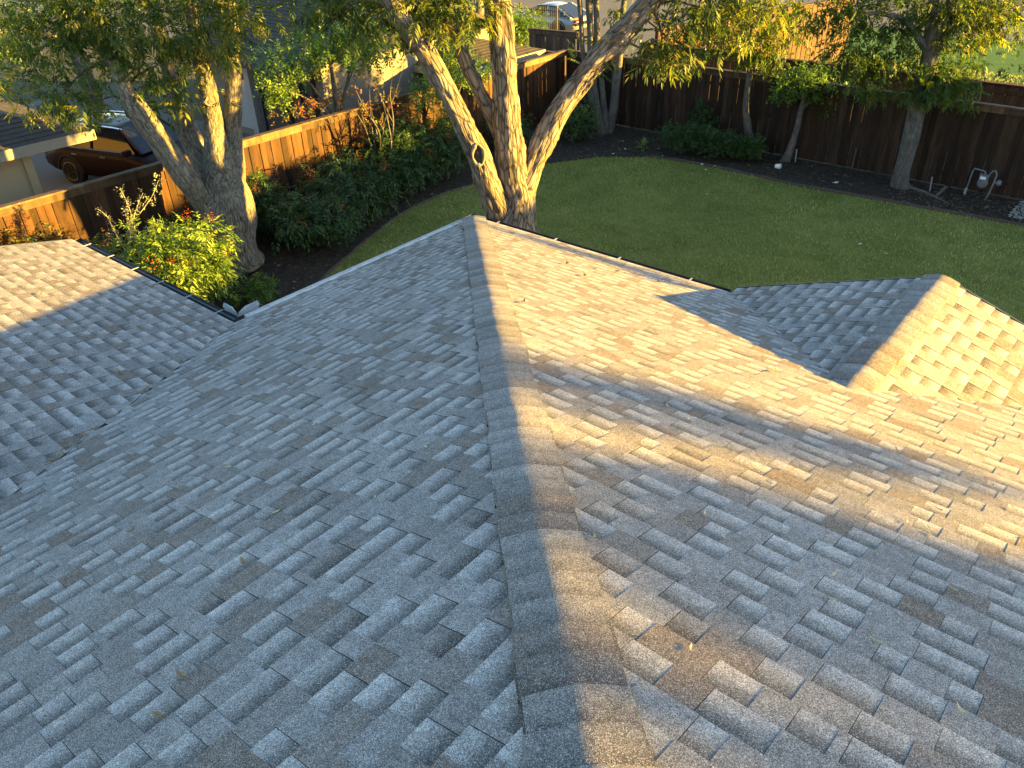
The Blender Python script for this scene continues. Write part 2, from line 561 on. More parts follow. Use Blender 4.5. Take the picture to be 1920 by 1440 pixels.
pieces = []
for key, pl in PL.items():
    cl = ccw(pl.poly)
    us = [q[0] for q in cl]; vs = [q[1] for q in cl]
    nv = int(max(vs) / EXP)
    for i in range(-0, nv + 1):
        v0 = i * EXP; v1 = v0 + EXP
        u = min(us) - random.uniform(0, .3)
        tab = random.random() < .5
        while u < max(us):
            if tab:
                w = random.choice([5, 6, 6, 7, 7, 8, 8, 9, 10, 12]) * .02
                if random.random() < .03: w = .04
            else:
                w = random.choice([5, 6, 6, 7, 7, 8, 8, 9, 9, 10, 11]) * .02
            q = [(u, v0), (u + w, v0), (u + w, v1), (u, v1)]
            c = clip(q, cl)
            if len(c) > 2:
                full = len(c) == 4 and abs(abs((c[2][0] - c[0][0]) * (c[2][1] - c[0][1])) - w * EXP) < 1e-6 and \
                    max(abs(c[0][0] - u), 0) < w + 1e-6
                pieces.append(dict(pl=pl, key=key, u=u, w=w, v0=v0, tab=tab, poly=c, full=full, tone=tone_pick(tab)))
            u += w
            tab = not tab if random.random() < .95 else tab

# the 300 pieces that show largest
def px_area(pc):
    pl = pc['pl']
    pts = []
    for u, v in ((pc['u'], pc['v0']), (pc['u'] + pc['w'], pc['v0']), (pc['u'] + pc['w'], pc['v0'] + EXP), (pc['u'], pc['v0'] + EXP)):
        q = RC @ (pl.w(u, v) - CC)
        if q[2] < .3: return 0
        pts.append((960 + FPX * q[0] / q[2], 720 + FPX * q[1] / q[2]))
    cx = sum(p[0] for p in pts) / 4; cy = sum(p[1] for p in pts) / 4
    if not (-20 < cx < 1940 and -20 < cy < 1460): return 0
    return abs(sum(pts[i][0] * pts[(i + 1) % 4][1] - pts[(i + 1) % 4][0] * pts[i][1] for i in range(4))) / 2


def under_cap(pc):
    """mostly beneath the hip caps"""
    c = pc['pl'].w(pc['u'] + pc['w'] / 2, pc['v0'] + EXP / 2)
    return abs(c[0] + c[1]) / math.sqrt(2) < .14


def hidden(pc):
    c = pc['pl'].w(pc['u'] + pc['w'] / 2, pc['v0'] + EXP / 2)
    if pc['key'] == 'left' and c[1] < -B_ and T3 * (-c[1] - B_) > c[2] - H + .01 and c[0] < T3 * (-c[1] - B_) / T_: return True
    if pc['key'] == 'right' and A_ < c[0] < A_ + 2 * W_ and T2 * (W_ - abs(c[0] - A_ - W_)) > c[2] - H + .02: return True
    return False


pieces = [p for p in pieces if not hidden(p)]
ar = [(px_area(p) if p['full'] and not under_cap(p) else 0) for p in pieces]
big = set(np.argsort(ar)[::-1][:300].tolist())
cache = {}


def piece_mesh(w, tab, flip):
    k = (round(w, 3), tab, flip)
    if k in cache: return cache[k]
    h0, h1 = TABH if tab else GAPH
    g = .0008
    sg = -1 if flip else 1            # local x runs so that the frame stays right-handed
    v = [(sg * g, 0, h0), (sg * (w - g), 0, h0), (sg * (w - g), EXP + .004, h1), (sg * g, EXP + .004, h1)]
    v += [(x, y, -.004) for x, y, z in v]
    f = [(0, 1, 2, 3), (0, 4, 5, 1), (1, 5, 6, 2), (3, 7, 4, 0)]
    if flip: f = [q[::-1] for q in f]
    b = [0, 0, 0 if tab else 1, 0 if tab else 1] * 2
    if tab: b = [0, 0, .22, .22] * 2
    me = mesh('shingle', v, f, M_SH, attrs={'band': ('FLOAT', b)})
    me.materials.append(M_CUT)
    for q in (1, 2, 3): me.polygons[q].material_index = 1
    cache[k] = me
    return me


sv, sf, stone, sband, smi = [], [], [], [], []
for idx, pc in enumerate(pieces):
    pl = pc['pl']
    if idx in big:
        me = piece_mesh(pc['w'], pc['tab'], pl.flip)
        o = bpy.data.objects.new('shingle', me)
        COL.objects.link(o)
        o.parent = roof
        x = -pl.U if pl.flip else pl.U
        m = Matrix.Identity(4)
        loc = pl.w(pc['u'], pc['v0'] + random.uniform(-.0015, .0015))
        for r in range(3):
            m[r][0] = x[r]; m[r][1] = pl.S[r]; m[r][2] = pl.N[r]; m[r][3] = loc[r]
        o.matrix_world = m @ Matrix.Rotation(random.uniform(-.004, .004), 4, 'Z')
        o.color = (pc['tone'][0], pc['tone'][1], 0, 1)
    else:
        h0, h1 = TABH if pc['tab'] else GAPH
        b = len(sv); n = len(pc['poly'])
        for z in (1, 0):
            for (u, v) in pc['poly']:
                r = (v - pc['v0']) / EXP
                sv.append(pl.w(u, v, (h0 + (h1 - h0) * r) if z else -.004))
                stone.append((pc['tone'][0], pc['tone'][1], 0))
                sband.append(r * (.22 if pc['tab'] else 1))
        top = list(range(b, b + n))
        sf.append(tuple(top if not pl.flip else top[::-1])); smi += [0] + [1] * n
        for j in range(n):
            k = (j + 1) % n
            sf.append((b + j, b + n + j, b + n + k, b + k))
me = mesh('shingles', sv, sf, M_SH, attrs={'tone': ('FLOAT_VECTOR', stone), 'band': ('FLOAT', sband)})
me.materials.append(M_CUT)
me.polygons.foreach_set('material_index', np.array(smi, dtype=np.int32))
o = tag(link('shingle_field', me, roof), kind='stuff')
o.color = (0, 0, 0, 1)


# hip and ridge caps
def cap_mesh(drop, half, length, rr):
    v, f, b = [], [], []
    qs = [-1, -.75, -.5, -.3, -.16, -.07, 0, .07, .16, .3, .5, .75, 1]
    xs = [0, .04, .09, EXP, length]
    for x in xs:
        for q in qs:
            y = q * half
            z = -drop * (math.sqrt(y * y + rr * rr) - rr) + .0185 - .0145 * x / length
            v.append((x, y, z)); b.append(max(0, (x - .03) / (EXP - .03)) * .55 if x <= EXP else .55)
    n = len(qs)
    for i in range(len(xs) - 1):
        for j in range(n - 1):
            f.append((i * n + j, (i + 1) * n + j, (i + 1) * n + j + 1, i * n + j + 1)[::-1])
    base = len(v)
    for j in range(n):
        x, y, z = v[j]; v.append((x, y, z - .016)); b.append(0)
    for j in range(n - 1): f.append((j, j + 1, base + j + 1, base + j)[::-1])
    for side in (0, n - 1):
        k = len(v)
        for i in range(len(xs)):
            x, y, z = v[i * n + side]; v.append((x, y, z - .016)); b.append(.3)
        for i in range(len(xs) - 1):
            f.append((i * n + side, (i + 1) * n + side, k + i + 1, k + i))
    return mesh('ridge_cap', v, f, M_SH, attrs={'band': ('FLOAT', b)}, smooth=False)


def run_caps(p0, d, e, n, drop, half, rr):
    me = cap_mesh(drop, half, .30, rr)
    d = np.array(d, float); d /= np.linalg.norm(d)
    e = np.array(e, float); e = e - d * (e @ d); e /= np.linalg.norm(e)
    z = np.cross(d, e)
    if z[2] < 0: e = -e; z = -z
    for i in range(n):
        o = bpy.data.objects.new('ridge_cap', me)
        COL.objects.link(o)
        o.parent = roof
        loc = np.array(p0) + d * EXP * i + z * random.uniform(-.001, .001) + e * random.uniform(-.009, .009)
        m = Matrix.Identity(4)
        for r in range(3):
            m[r][0] = d[r]; m[r][1] = e[r]; m[r][2] = z[r]; m[r][3] = loc[r]
        o.matrix_world = m @ Matrix.Rotation(random.uniform(-.022, .022), 4, 'Z')
        q = tone_pick(True)
        o.color = (q[0] * .8 + random.uniform(-.12, .12), q[1] * .8 + .06, 0, 1)


run_caps((0, 0, H + .006), (1, -1, T_), (1, 1, 0), 80, T_ / math.sqrt(2) / math.sqrt(1 + T_ * T_ / 2), .165, .045)
run_caps((A_ + W_, .17, H + h2 + .006), (0, -1, 0), (1, 0, 0), 17, T2, .165, .05)

# closed-cut valleys: the trimmed shingle edge stands a little proud
for pts in ([(T3 * s / T_ + .03, -B_ - s, H + T3 * s + .013) for s in np.linspace(.03, 4.4, 40)], [(A_ + s - .02, -T2 * s / T_ - .035, H + T2 * s + .013) for s in np.linspace(.05, W_ - .1, 24)]):
    vb = MB()
    q = [np.array(p) + [random.uniform(-.006, .006), random.uniform(-.006, .006), 0] for p in pts]
    vb.tube(q, .006, 5)
    vb.build('valley_cut', M_CUT, roof)

# eaves: fascia, soffit, walls
wall = MB()
wall.box(.5, 15.6, -2 * RH + .5, -.5, 0, H - .1)
wall.box(-C_ + .4, .45, -B_ - 8.5, -B_ - .5, 0, H - .1)
wall.poly([(A_ + .35, -.08, 0), (A_ + 2 * W_ - .35, -.08, 0), (A_ + 2 * W_ - .35, -.08, H + .02), (A_ + W_, -.08, H + h2 - .12), (A_ + .35, -.08, H + .02)], [(0, 1, 2, 3, 4)])
wall.build('wall', M_BRICK, house)
fas = MB()
fas.box(.012, .034, -B_, 0, H - .2, H - .015)
fas.box(.036, A_ - .03, -.036, -.014, H - .2, H - .015)
fas.box(-C_, -.01, -B_ - .036, -B_ - .014, H - .2, H - .015)
fas.bar((-C_ + .01, -B_, H - .1), (-C_ + .01, -B_ - 4.5, H + T3 * 4.5 - .1), .025, .19)
fas.bar((A_, .155, H - .1), (A_ + W_, .155, H + h2 - .1), .025, .18)
fas.bar((A_ + 2 * W_, .155, H - .1), (A_ + W_, .155, H + h2 - .1), .025, .18)
fas.build('fascia', M_TRIM, house)
MB().bar((-C_ - .012, -B_, H - .015), (-C_ - .012, -B_ - 4.5, H + T3 * 4.5 - .015), .02, .05).build('drip_edge', M_BRONZE, house)
MB().bar((A_ - .01, .182, H - .012), (A_ + W_, .182, H + h2 - .012), .016, .045).build('drip_edge', M_BRONZE, house)
MB().bar((A_ + 2 * W_ + .01, .182, H - .012), (A_ + W_, .182, H + h2 - .012), .016, .045).build('drip_edge', M_BRONZE, house)



def gutter(p0, p1, out, mat, bmat, spacing, lipmat=None):
    p0 = np.array(p0, float); p1 = np.array(p1, float); out = np.array(out, float)
    L = np.linalg.norm(p1 - p0); d = (p1 - p0) / L
    prof = [(-.004, -.012), (-.004, -.105), (.078, -.105), (.098, -.06), (.120, -.045), (.120, -.012), (.108, -.012), (.108, -.018)]
    th = .003
    mb = MB()
    n = len(prof)
    inner = [(a + (th if i < 2 else -th if i > 2 else 0), b + (th if 1 <= i <= 3 else 0)) for i, (a, b) in enumerate(prof)]
    for P in (p0, p1):
        pass
    ring = prof + inner[::-1]
    m = len(ring)
    pts = [P + out * a + np.array([0, 0, b]) for P in (p0, p1) for a, b in ring]
    mb.poly(pts, [(i, (i + 1) % m, m + (i + 1) % m, m + i) for i in range(m)])
    # end plates
    for P in (p0, p1):
        mb.poly([P + out * a + np.array([0, 0, b]) for a, b in prof[:6]], [(0, 1, 2, 3, 4, 5)])
    g = mb.build('gutter', mat, house)
    k = int(L / spacing)
    for i in range(k):
        c = p0 + d * (i + .5) * L / k
        b = MB()
        b.obox(c + out * .055 + np.array([0, 0, -.012]), d * .009, out * .058, np.array([0, 0, .003]))
        b.build('bracket', bmat, g)
    return g


gutter((-.004, -.01, H), (-.004, -B_ + .2, H), (-1, 0, 0), M_WHITE, M_ALU, .62)
gutter((-.12, .004, H), (A_ - .06, .004, H), (0, 1, 0), M_BRONZE, M_ALU, .9)
gutter((-C_ + .0, -B_ + .004, H), (-.1, -B_ + .004, H), (0, 1, 0), M_BRONZE, M_STEEL, .56)
de = MB()
de.obox((-.012, -B_ / 2 + .08, H + .004), (.022, 0, .006), (0, B_ / 2 - .12, 0), (0, 0, .0015))
de.build('drip_edge', M_WHITE, house)
de = MB()
de.obox((A_ / 2, .012, H + .003), (A_ / 2 - .05, 0, 0), (0, .018, -.005), (0, 0, .0015))
de.build('drip_edge', M_ALU, house)
# bent splash guard in the inner corner
sg = MB()
c0 = np.array([-.14, -B_ + .135, H - .02])
for d_ in ((0, 1, 0), (-1, 0, 0)):
    d_ = np.array(d_, float)
    nrm = np.array([-1, 0, 0.]) if d_[1] else np.array([0, 1., 0])
    prof = [(0, 0, 0), (.27, 0, 0), (.30, .0, .04), (.29, .02, .085), (.12, .02, .08), (.02, .0, .05)]
    pts = [c0 + d_ * a + nrm * b_ + np.array([0, 0, z]) for a, b_, z in prof]
    pts2 = [p + nrm * .003 for p in pts]
    n = len(pts)
    sg.poly(pts + pts2, [tuple(range(n)), tuple(range(2 * n - 1, n - 1, -1))] + [(i, (i + 1) % n, n + (i + 1) % n, n + i) for i in range(n)])
sg.build('splash_guard', plain('dull_flashing', (.3, .32, .34), .5, .3), house)
vt = MB()                                    # solid black block painting the shade of the gap where the valley drains
vt.obox((-.06, -B_ + .06, H - .06), (.06, 0, 0), (0, .06, 0), (0, 0, .04))
vt.build('valley_gap_shade', M_BLACK, house)

# ------------------------------------------------------------------ fences
def fence(name, label, p0, p1, face, bw, hgt, bmat, cmat, group=None, joined=False, post_side=-1, cap=True, posts=None, trim=True, board_name='board'):
    """face: unit normal on the boarded side; boards stand on the line p0-p1"""
    p0 = np.array([p0[0], p0[1], 0.]); p1 = np.array([p1[0], p1[1], 0.]); face = np.array([face[0], face[1], 0.])
    L = np.linalg.norm(p1 - p0); d = (p1 - p0) / L
    root = empty(name, tuple(p0), label, 'fence', group)
    ang = math.atan2(d[1], d[0])
    loc = lambda p: np.array(p, float) - p0
    n = int(L / (bw + .003))
    mb_all = MB()
    bm = None
    for i in range(n):
        c = d * ((i + .5) * (bw + .003)) + face * (.018 if i % 2 else .002)
        hh = hgt - .10 + random.uniform(-.004, .004)
        if joined:
            mb_all.obox(c + np.array([0, 0, .04 + hh / 2]), d * bw / 2, face * .009, np.array([0, 0, hh / 2]))
        else:
            if bm is None:
                b = MB(); x = bw / 2; t = .009
                # dog-eared, slightly cupped plank
                pr = [(-x, -t), (-x * .4, -t - .002), (x * .4, -t - .002), (x, -t), (x, t), (x * .4, t - .002), (-x * .4, t - .002), (-x, t)]
                b.poly([(u, v, 0) for u, v in pr] + [(u, v, hgt - .10) for u, v in pr],
                       [tuple(range(8))[::-1], tuple(range(8, 16))] + [(k, (k + 1) % 8, 8 + (k + 1) % 8, 8 + k) for k in range(8)])
                bm = b.me(board_name, bmat)
            o = bpy.data.objects.new(board_name, bm)
            COL.objects.link(o); o.parent = root
            o.location = tuple(c + np.array([0, 0, .04 + random.uniform(-.01, .01)]))
            o.rotation_euler = (random.uniform(-.004, .004), random.uniform(-.004, .004), ang + random.uniform(-.012, .012))
            o.scale = (random.uniform(.965, 1.0), 1, random.uniform(.996, 1.0))
    if joined:
        tag(mb_all.build('board_panel', bmat, root), kind='stuff')
    k = max(1, round(L / 2.44))
    for i in range(k):
        a = d * (i * L / k + .003); b2 = d * ((i + 1) * L / k - .003)
        if trim:
            m = MB(); m.bar(a + face * .042 + np.array([0, 0, hgt - .105]), b2 + face * .042 + np.array([0, 0, hgt - .105]), .02, .135)
            m.build('trim_board', cmat if cap else bmat, root)
        if cap:
            m = MB(); m.bar(a + face * .012 + np.array([0, 0, hgt - .016 + random.uniform(-.003, .003)]), b2 + face * .012 + np.array([0, 0, hgt - .016]), .165, .032)
            m.build('cap_board', cmat, root)
        for zz in (.3, 1.0, 1.65):
            m = MB(); m.bar(a - face * .03 + np.array([0, 0, zz]), b2 - face * .03 + np.array([0, 0, zz]), .036, .085)
            m.build('rail', bmat, root)
    for i in range(k + 1):
        c = d * (i * L / k)
        m = MB()
        if posts == 'steel':
            q = c + face * post_side * .06
            m.tube([q, q + np.array([0, 0, hgt + .06])], .032, 8)
            m.tube([q + np.array([0, 0, hgt + .06]), q + np.array([0, 0, hgt + .085])], [.036, .012], 8)
            m.build('post', M_STEEL, root)
        else:
            q = c - face * .085
            m.bar(q, q + np.array([0, 0, hgt - .05]), .07, .07)
            m.build('post', bmat, root)
    return root


fence('wooden_fence', 'long cedar side fence with a flat cap, lit orange in patches behind the big trunks', (-8.4, -7.0), (-8.4, 13.36), (1, 0), .14, 2.03, M_CEDAR, M_CEDARC)
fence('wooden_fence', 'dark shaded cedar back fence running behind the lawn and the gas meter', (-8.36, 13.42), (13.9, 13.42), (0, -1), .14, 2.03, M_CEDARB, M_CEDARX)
fence('alley_fence', 'reddish brown alley fence with steel posts seen over the dark back fence', (-7.6, 16.5), (26, 16.5), (0, 1), .14, 1.86, M_RED, M_RED, joined=True, posts='steel', post_side=-1)
# its posts stand on our side, with rails: built by the same call
fence('tall_fence', 'tall pale orange brown fence running away from the alley behind the thin tree', (-7.2, 16.9), (-4.4, 27.), (.964, -.267), .14, 2.25, M_TANW, M_TANW, joined=True, trim=False)
fence('gate_fence', 'weathered grey plank fence panel across the alley in front of the silver car', (-12.6, 16.75), (-10.55, 16.95), (.1, -.995), .14, 1.85, M_GREYW, M_GREYW)
fence('wooden_fence', 'short dark fence piece just behind the far corner beside the small tan shed', (-12.5, 13.55), (-8.55, 13.46), (0, -1), .14, 1.9, M_CEDAR, M_CEDARX, joined=True)
gp = empty('gate_post', (-10.4, 17.0, 0), 'pale steel gate post with an open cross braced gate beside grey planks', 'gate')
MB().tube([(0, 0, 0), (0, 0, 1.95)], .05, 8).build('post', M_STEEL, gp)
gf = MB()
for z in (.2, 1.0, 1.7): gf.bar((.06, .02, z), (1.05, .1, z), .04, .07)
gf.bar((.06, .02, .2), (1.05, .1, 1.7), .03, .07); gf.bar((.08, .02, .15), (.08, .02, 1.75), .04, .07); gf.bar((1.05, .1, .15), (1.05, .1, 1.75), .04, .07)
gf.build('gate_frame', M_GREYW, gp)
# iron picket fence before the silver car
ir = empty('iron_fence', (-23, 23.6, 0), 'black iron picket fence standing in front of the parked silver car', 'fence')
b = MB()
for z in (.25, 1.25): b.bar((0, 0, z), (6.6, .1, z), .03, .03)
b.build('rail', M_IRON, ir)
b = MB()
for i in range(60): b.bar((i * .11, i * .0017, .1), (i * .11, i * .0017, 1.4), .016, .016)
tag(b.build('pickets', M_IRON, ir), kind='stuff')
for i in range(4): MB().box(i * 2.15 - .03, i * 2.15 + .03, -.03, .03, 0, 1.5).build('post', M_IRON, ir)


# ------------------------------------------------------------------ neighbouring buildings
def courses(planes, mat, parent, exp=.15, wid=.3):
    v, f = [], []
    for pl in planes:
        cl = ccw(pl.poly)
        us = [q[0] for q in cl]; vs = [q[1] for q in cl]
        for i in range(int(max(vs) / exp) + 1):
            u = min(us) - random.uniform(0, wid)
            while u < max(us):
                w = wid * random.uniform(.6, 1.4)
                c = clip([(u, i * exp), (u + w - .004, i * exp), (u + w - .004, (i + 1) * exp), (u, (i + 1) * exp)], cl)
                if len(c) > 2:
                    hh = random.uniform(.010, .024)
                    b0 = len(v); n = len(c)
                    for z in (1, 0):
                        for a, s in c:
                            r = (s - i * exp) / exp
                            v.append(pl.w(a, s, hh * (1 - r) if z else -.004))
                    top = list(range(b0, b0 + n))
                    f.append(tuple(top if not pl.flip else top[::-1]))
                    for j in range(n): f.append((b0 + j, b0 + n + j, b0 + n + (j + 1) % n, b0 + (j + 1) % n))
                u += w
    return tag(link('shingle_field', mesh('shingle_field', v, f, mat), parent), kind='stuff')


def hip_roof(parent, x0, x1, y0, y1, z, pitch, mat, exp=.15, fasc=None):
    """hip roof over a rectangle, ridge along the longer side"""
    w, l = x1 - x0, y1 - y0
    hw = min(w, l) / 2; k = math.sqrt(1 + pitch ** 2); sm = hw * k
    if l >= w:
        A = [(0, 0), (l, 0), (l - hw, sm), (hw, sm)]; Bp = [(0, 0), (w, 0), (w / 2, sm)]
    else:
        A = [(0, 0), (l, 0), (l / 2, sm)]; Bp = [(0, 0), (w, 0), (w - hw, sm), (hw, sm)]
    P = [Plane((x1, y0, z), (0, 1, 0), (-1, 0, pitch), A), Plane((x0, y0, z), (0, 1, 0), (1, 0, pitch), A),
         Plane((x0, y0, z), (1, 0, 0), (0, 1, pitch), Bp), Plane((x0, y1, z), (1, 0, 0), (0, -1, pitch), Bp)]
    m = MB()
    for pl in P:
        n = len(pl.poly)
        m.poly([pl.w(u, v, -.005) for u, v in pl.poly] + [pl.w(u, v, -.08) for u, v in pl.poly], [tuple(range(n)), tuple(range(2 * n - 1, n - 1, -1))] + [(i, (i + 1) % n, n + (i + 1) % n, n + i) for i in range(n)])
    r = m.build('roof', mat, parent)
    courses(P, mat, r, exp)
    if fasc:
        m = MB()
        for a, b2 in (((x0, y0), (x1, y0)), ((x1, y0), (x1, y1)), ((x1, y1), (x0, y1)), ((x0, y1), (x0, y0))):
            m.bar((a[0], a[1], z - .09), (b2[0], b2[1], z - .09), .03, .2)
        m.build('fascia', fasc, parent)
    return r


gar = empty('garage', (-10.5, -1.3, 0), 'tan stucco garage with an old brown hip roof behind the orange lit fence', 'garage')
gar.location = (0, 0, 0)
hip_roof(gar, -18.6, -10.1, -11., -.72, 2.5, .33, M_OLDROOF, .17, M_TRIM)
b = MB(); b.box(-18.1, -10.52, -10.5, -1.97, 0, 2.42); b.build('wall', M_STUCCO, gar)
b = MB(); b.box(-10.515, -10.48, -2.12, -1.95, 0, 2.41); b.box(-10.72, -10.50, -1.966, -1.94, 0, 2.41); b.build('corner_board', M_STUCCO, gar)
b = MB(); b.tube([(-10.16, -3.6, 2.33), (-10.2, -3.6, 2.2), (-10.46, -3.6, 2.05), (-10.46, -3.6, .1)], .035, 8); b.build('downspout', M_TRIM, gar)

nh = empty('house', (0, 0, 0), 'grey tan house with dark barn style doors and lantern behind the leafy trees', 'house')
WY = 6.0
b = MB(); b.box(-17.6, -11.1, WY, 13.2, 0, 2.5); b.build('wall', M_TANWALL, nh)
m = MB()
pl1 = Plane((-18.2, WY - .6, 2.42), (1, 0, 0), (0, 1, .36), [(0, 0), (7.35, 0), (7.35, 4.5), (0, 4.5)])
pl2 = Plane((-18.2, 13.8, 2.42), (1, 0, 0), (0, -1, .36), [(0, 0), (7.35, 0), (7.35, 4.5), (0, 4.5)])
for pl in (pl1, pl2):
    n = 4
    m.poly([pl.w(u, v, -.005) for u, v in pl.poly] + [pl.w(u, v, -.09) for u, v in pl.poly], [(0, 1, 2, 3), (7, 6, 5, 4)] + [(i, (i + 1) % n, n + (i + 1) % n, n + i) for i in range(n)])
r = m.build('roof', M_OLDROOF, nh)
courses((pl1, pl2), M_OLDROOF, r, .18, .34)
b = MB(); b.bar((-18.2, WY - .6, 2.34), (-10.85, WY - .6, 2.34), .03, .18); b.build('fascia', M_DTRIM, nh)
b = MB(); b.box(-14.62, -14.36, WY - .2, WY - .003, 0, 2.32); b.build('post', M_POSTW, nh)
for x0 in (-14.1, -12.72):
    d = link('barn_door', MB().box(x0, x0 + 1.3, WY - .06, WY - .003, .03, 2.15).me('barn_door', M_DOORW), nh)
    b = MB()
    y = WY - .075
    for (p, q) in (((x0 + .05, 2.09), (x0 + 1.25, 2.09)), ((x0 + .05, 1.25), (x0 + 1.25, 1.25)), ((x0 + .05, .1), (x0 + 1.25, .1)), ((x0 + .05, .1), (x0 + .05, 2.12)), ((x0 + 1.25, .1), (x0 + 1.25, 2.12)), ((x0 + .65, 1.25), (x0 + .65, 2.05)),
                   ((x0 + .1, 1.3), (x0 + .65, 2.03)), ((x0 + 1.2, 1.3), (x0 + .65, 2.03))):
        b.bar((p[0], y, p[1]), (q[0], y, q[1]), .024, .09, up=(0, 1, 0.001))
    b.build('brace', M_DTRIM, d)
b = MB(); b.box(-15.55, -14.75, WY - .05, WY - .003, .25, 2.1); b.build('side_panel', plain('pale_blue_panel', (.33, .33, .33), .6), nh)
lan = link('wall_lantern', MB().box(-14.94, -14.86, WY - .1, WY - .05, 1.72, 1.95).me('wall_lantern', M_DTRIM), nh)
b = MB(); b.tube([(-14.9, WY - .2, 1.66), (-14.9, WY - .2, 1.7), (-14.9, WY - .2, 1.86)], [.05, .075, .095], 6); b.build('glass', M_LANT, lan)
b = MB(); b.tube([(-14.9, WY - .2, 1.86), (-14.9, WY - .2, 1.9), (-14.9, WY - .2, 1.99)], [.115, .1, .02], 6); b.bar((-14.9, WY - .2, 1.93), (-14.9, WY - .07, 1.93), .02, .02)
b.build('lantern_cap', M_DTRIM, lan)

shed = empty('shed', (0, 0, 0), 'small tan shed with a worn brown roof corner just behind the side fence', 'shed')
hip_roof(shed, -13.0, -9.2, 9.4, 13.37, 1.95, .27, M_OLDROOF, .17, M_TRIM)
MB().box(-12.6, -9.75, 9.8, 12.95, 0, 1.9).build('wall', M_STUCCO, shed)

# added unseen blocks, shaped as buildings and sized to block the low sun
for (x0, x1, y0, y1, zt, lab) in ((19., 27., 7.0, 16.4, 3.9, 'added unseen low hip roofed block shading the lawn from the east'), (19.5, 26., 16.8, 26., 5.65, 'added unseen taller hip roofed block shading hedge and left trunk'), (19.5, 28., 26.3, 35., 4.8, 'added unseen hip roofed block at the alley end blocking low sun')):
    bd = empty('house', (0, 0, 0), lab, 'house')
    hz = zt - .25 * min(x1 - x0, y1 - y0) / 2
    hip_roof(bd, x0, x1, y0, y1, hz, .25, M_OLDROOF, .3, M_TRIM)
    MB().box(x0 + .4, x1 - .4, y0 + .4, y1 - .4, 0, hz - .05).build('wall', M_STUCCO, bd)
    n = int((y1 - y0) / 2.6)
    for i in range(n):
        y = y0 + .4 + (i + .5) * (y1 - y0 - .8) / n
        fr = MB(); fr.box(x0 + .36, x0 + .398, y - .5, y + .5, .85, 1.75); w = fr.build('window', M_WHITE, bd)
        MB().box(x0 + .34, x0 + .358, y - .44, y + .44, .91, 1.69).build('pane', M_GLASS, w)


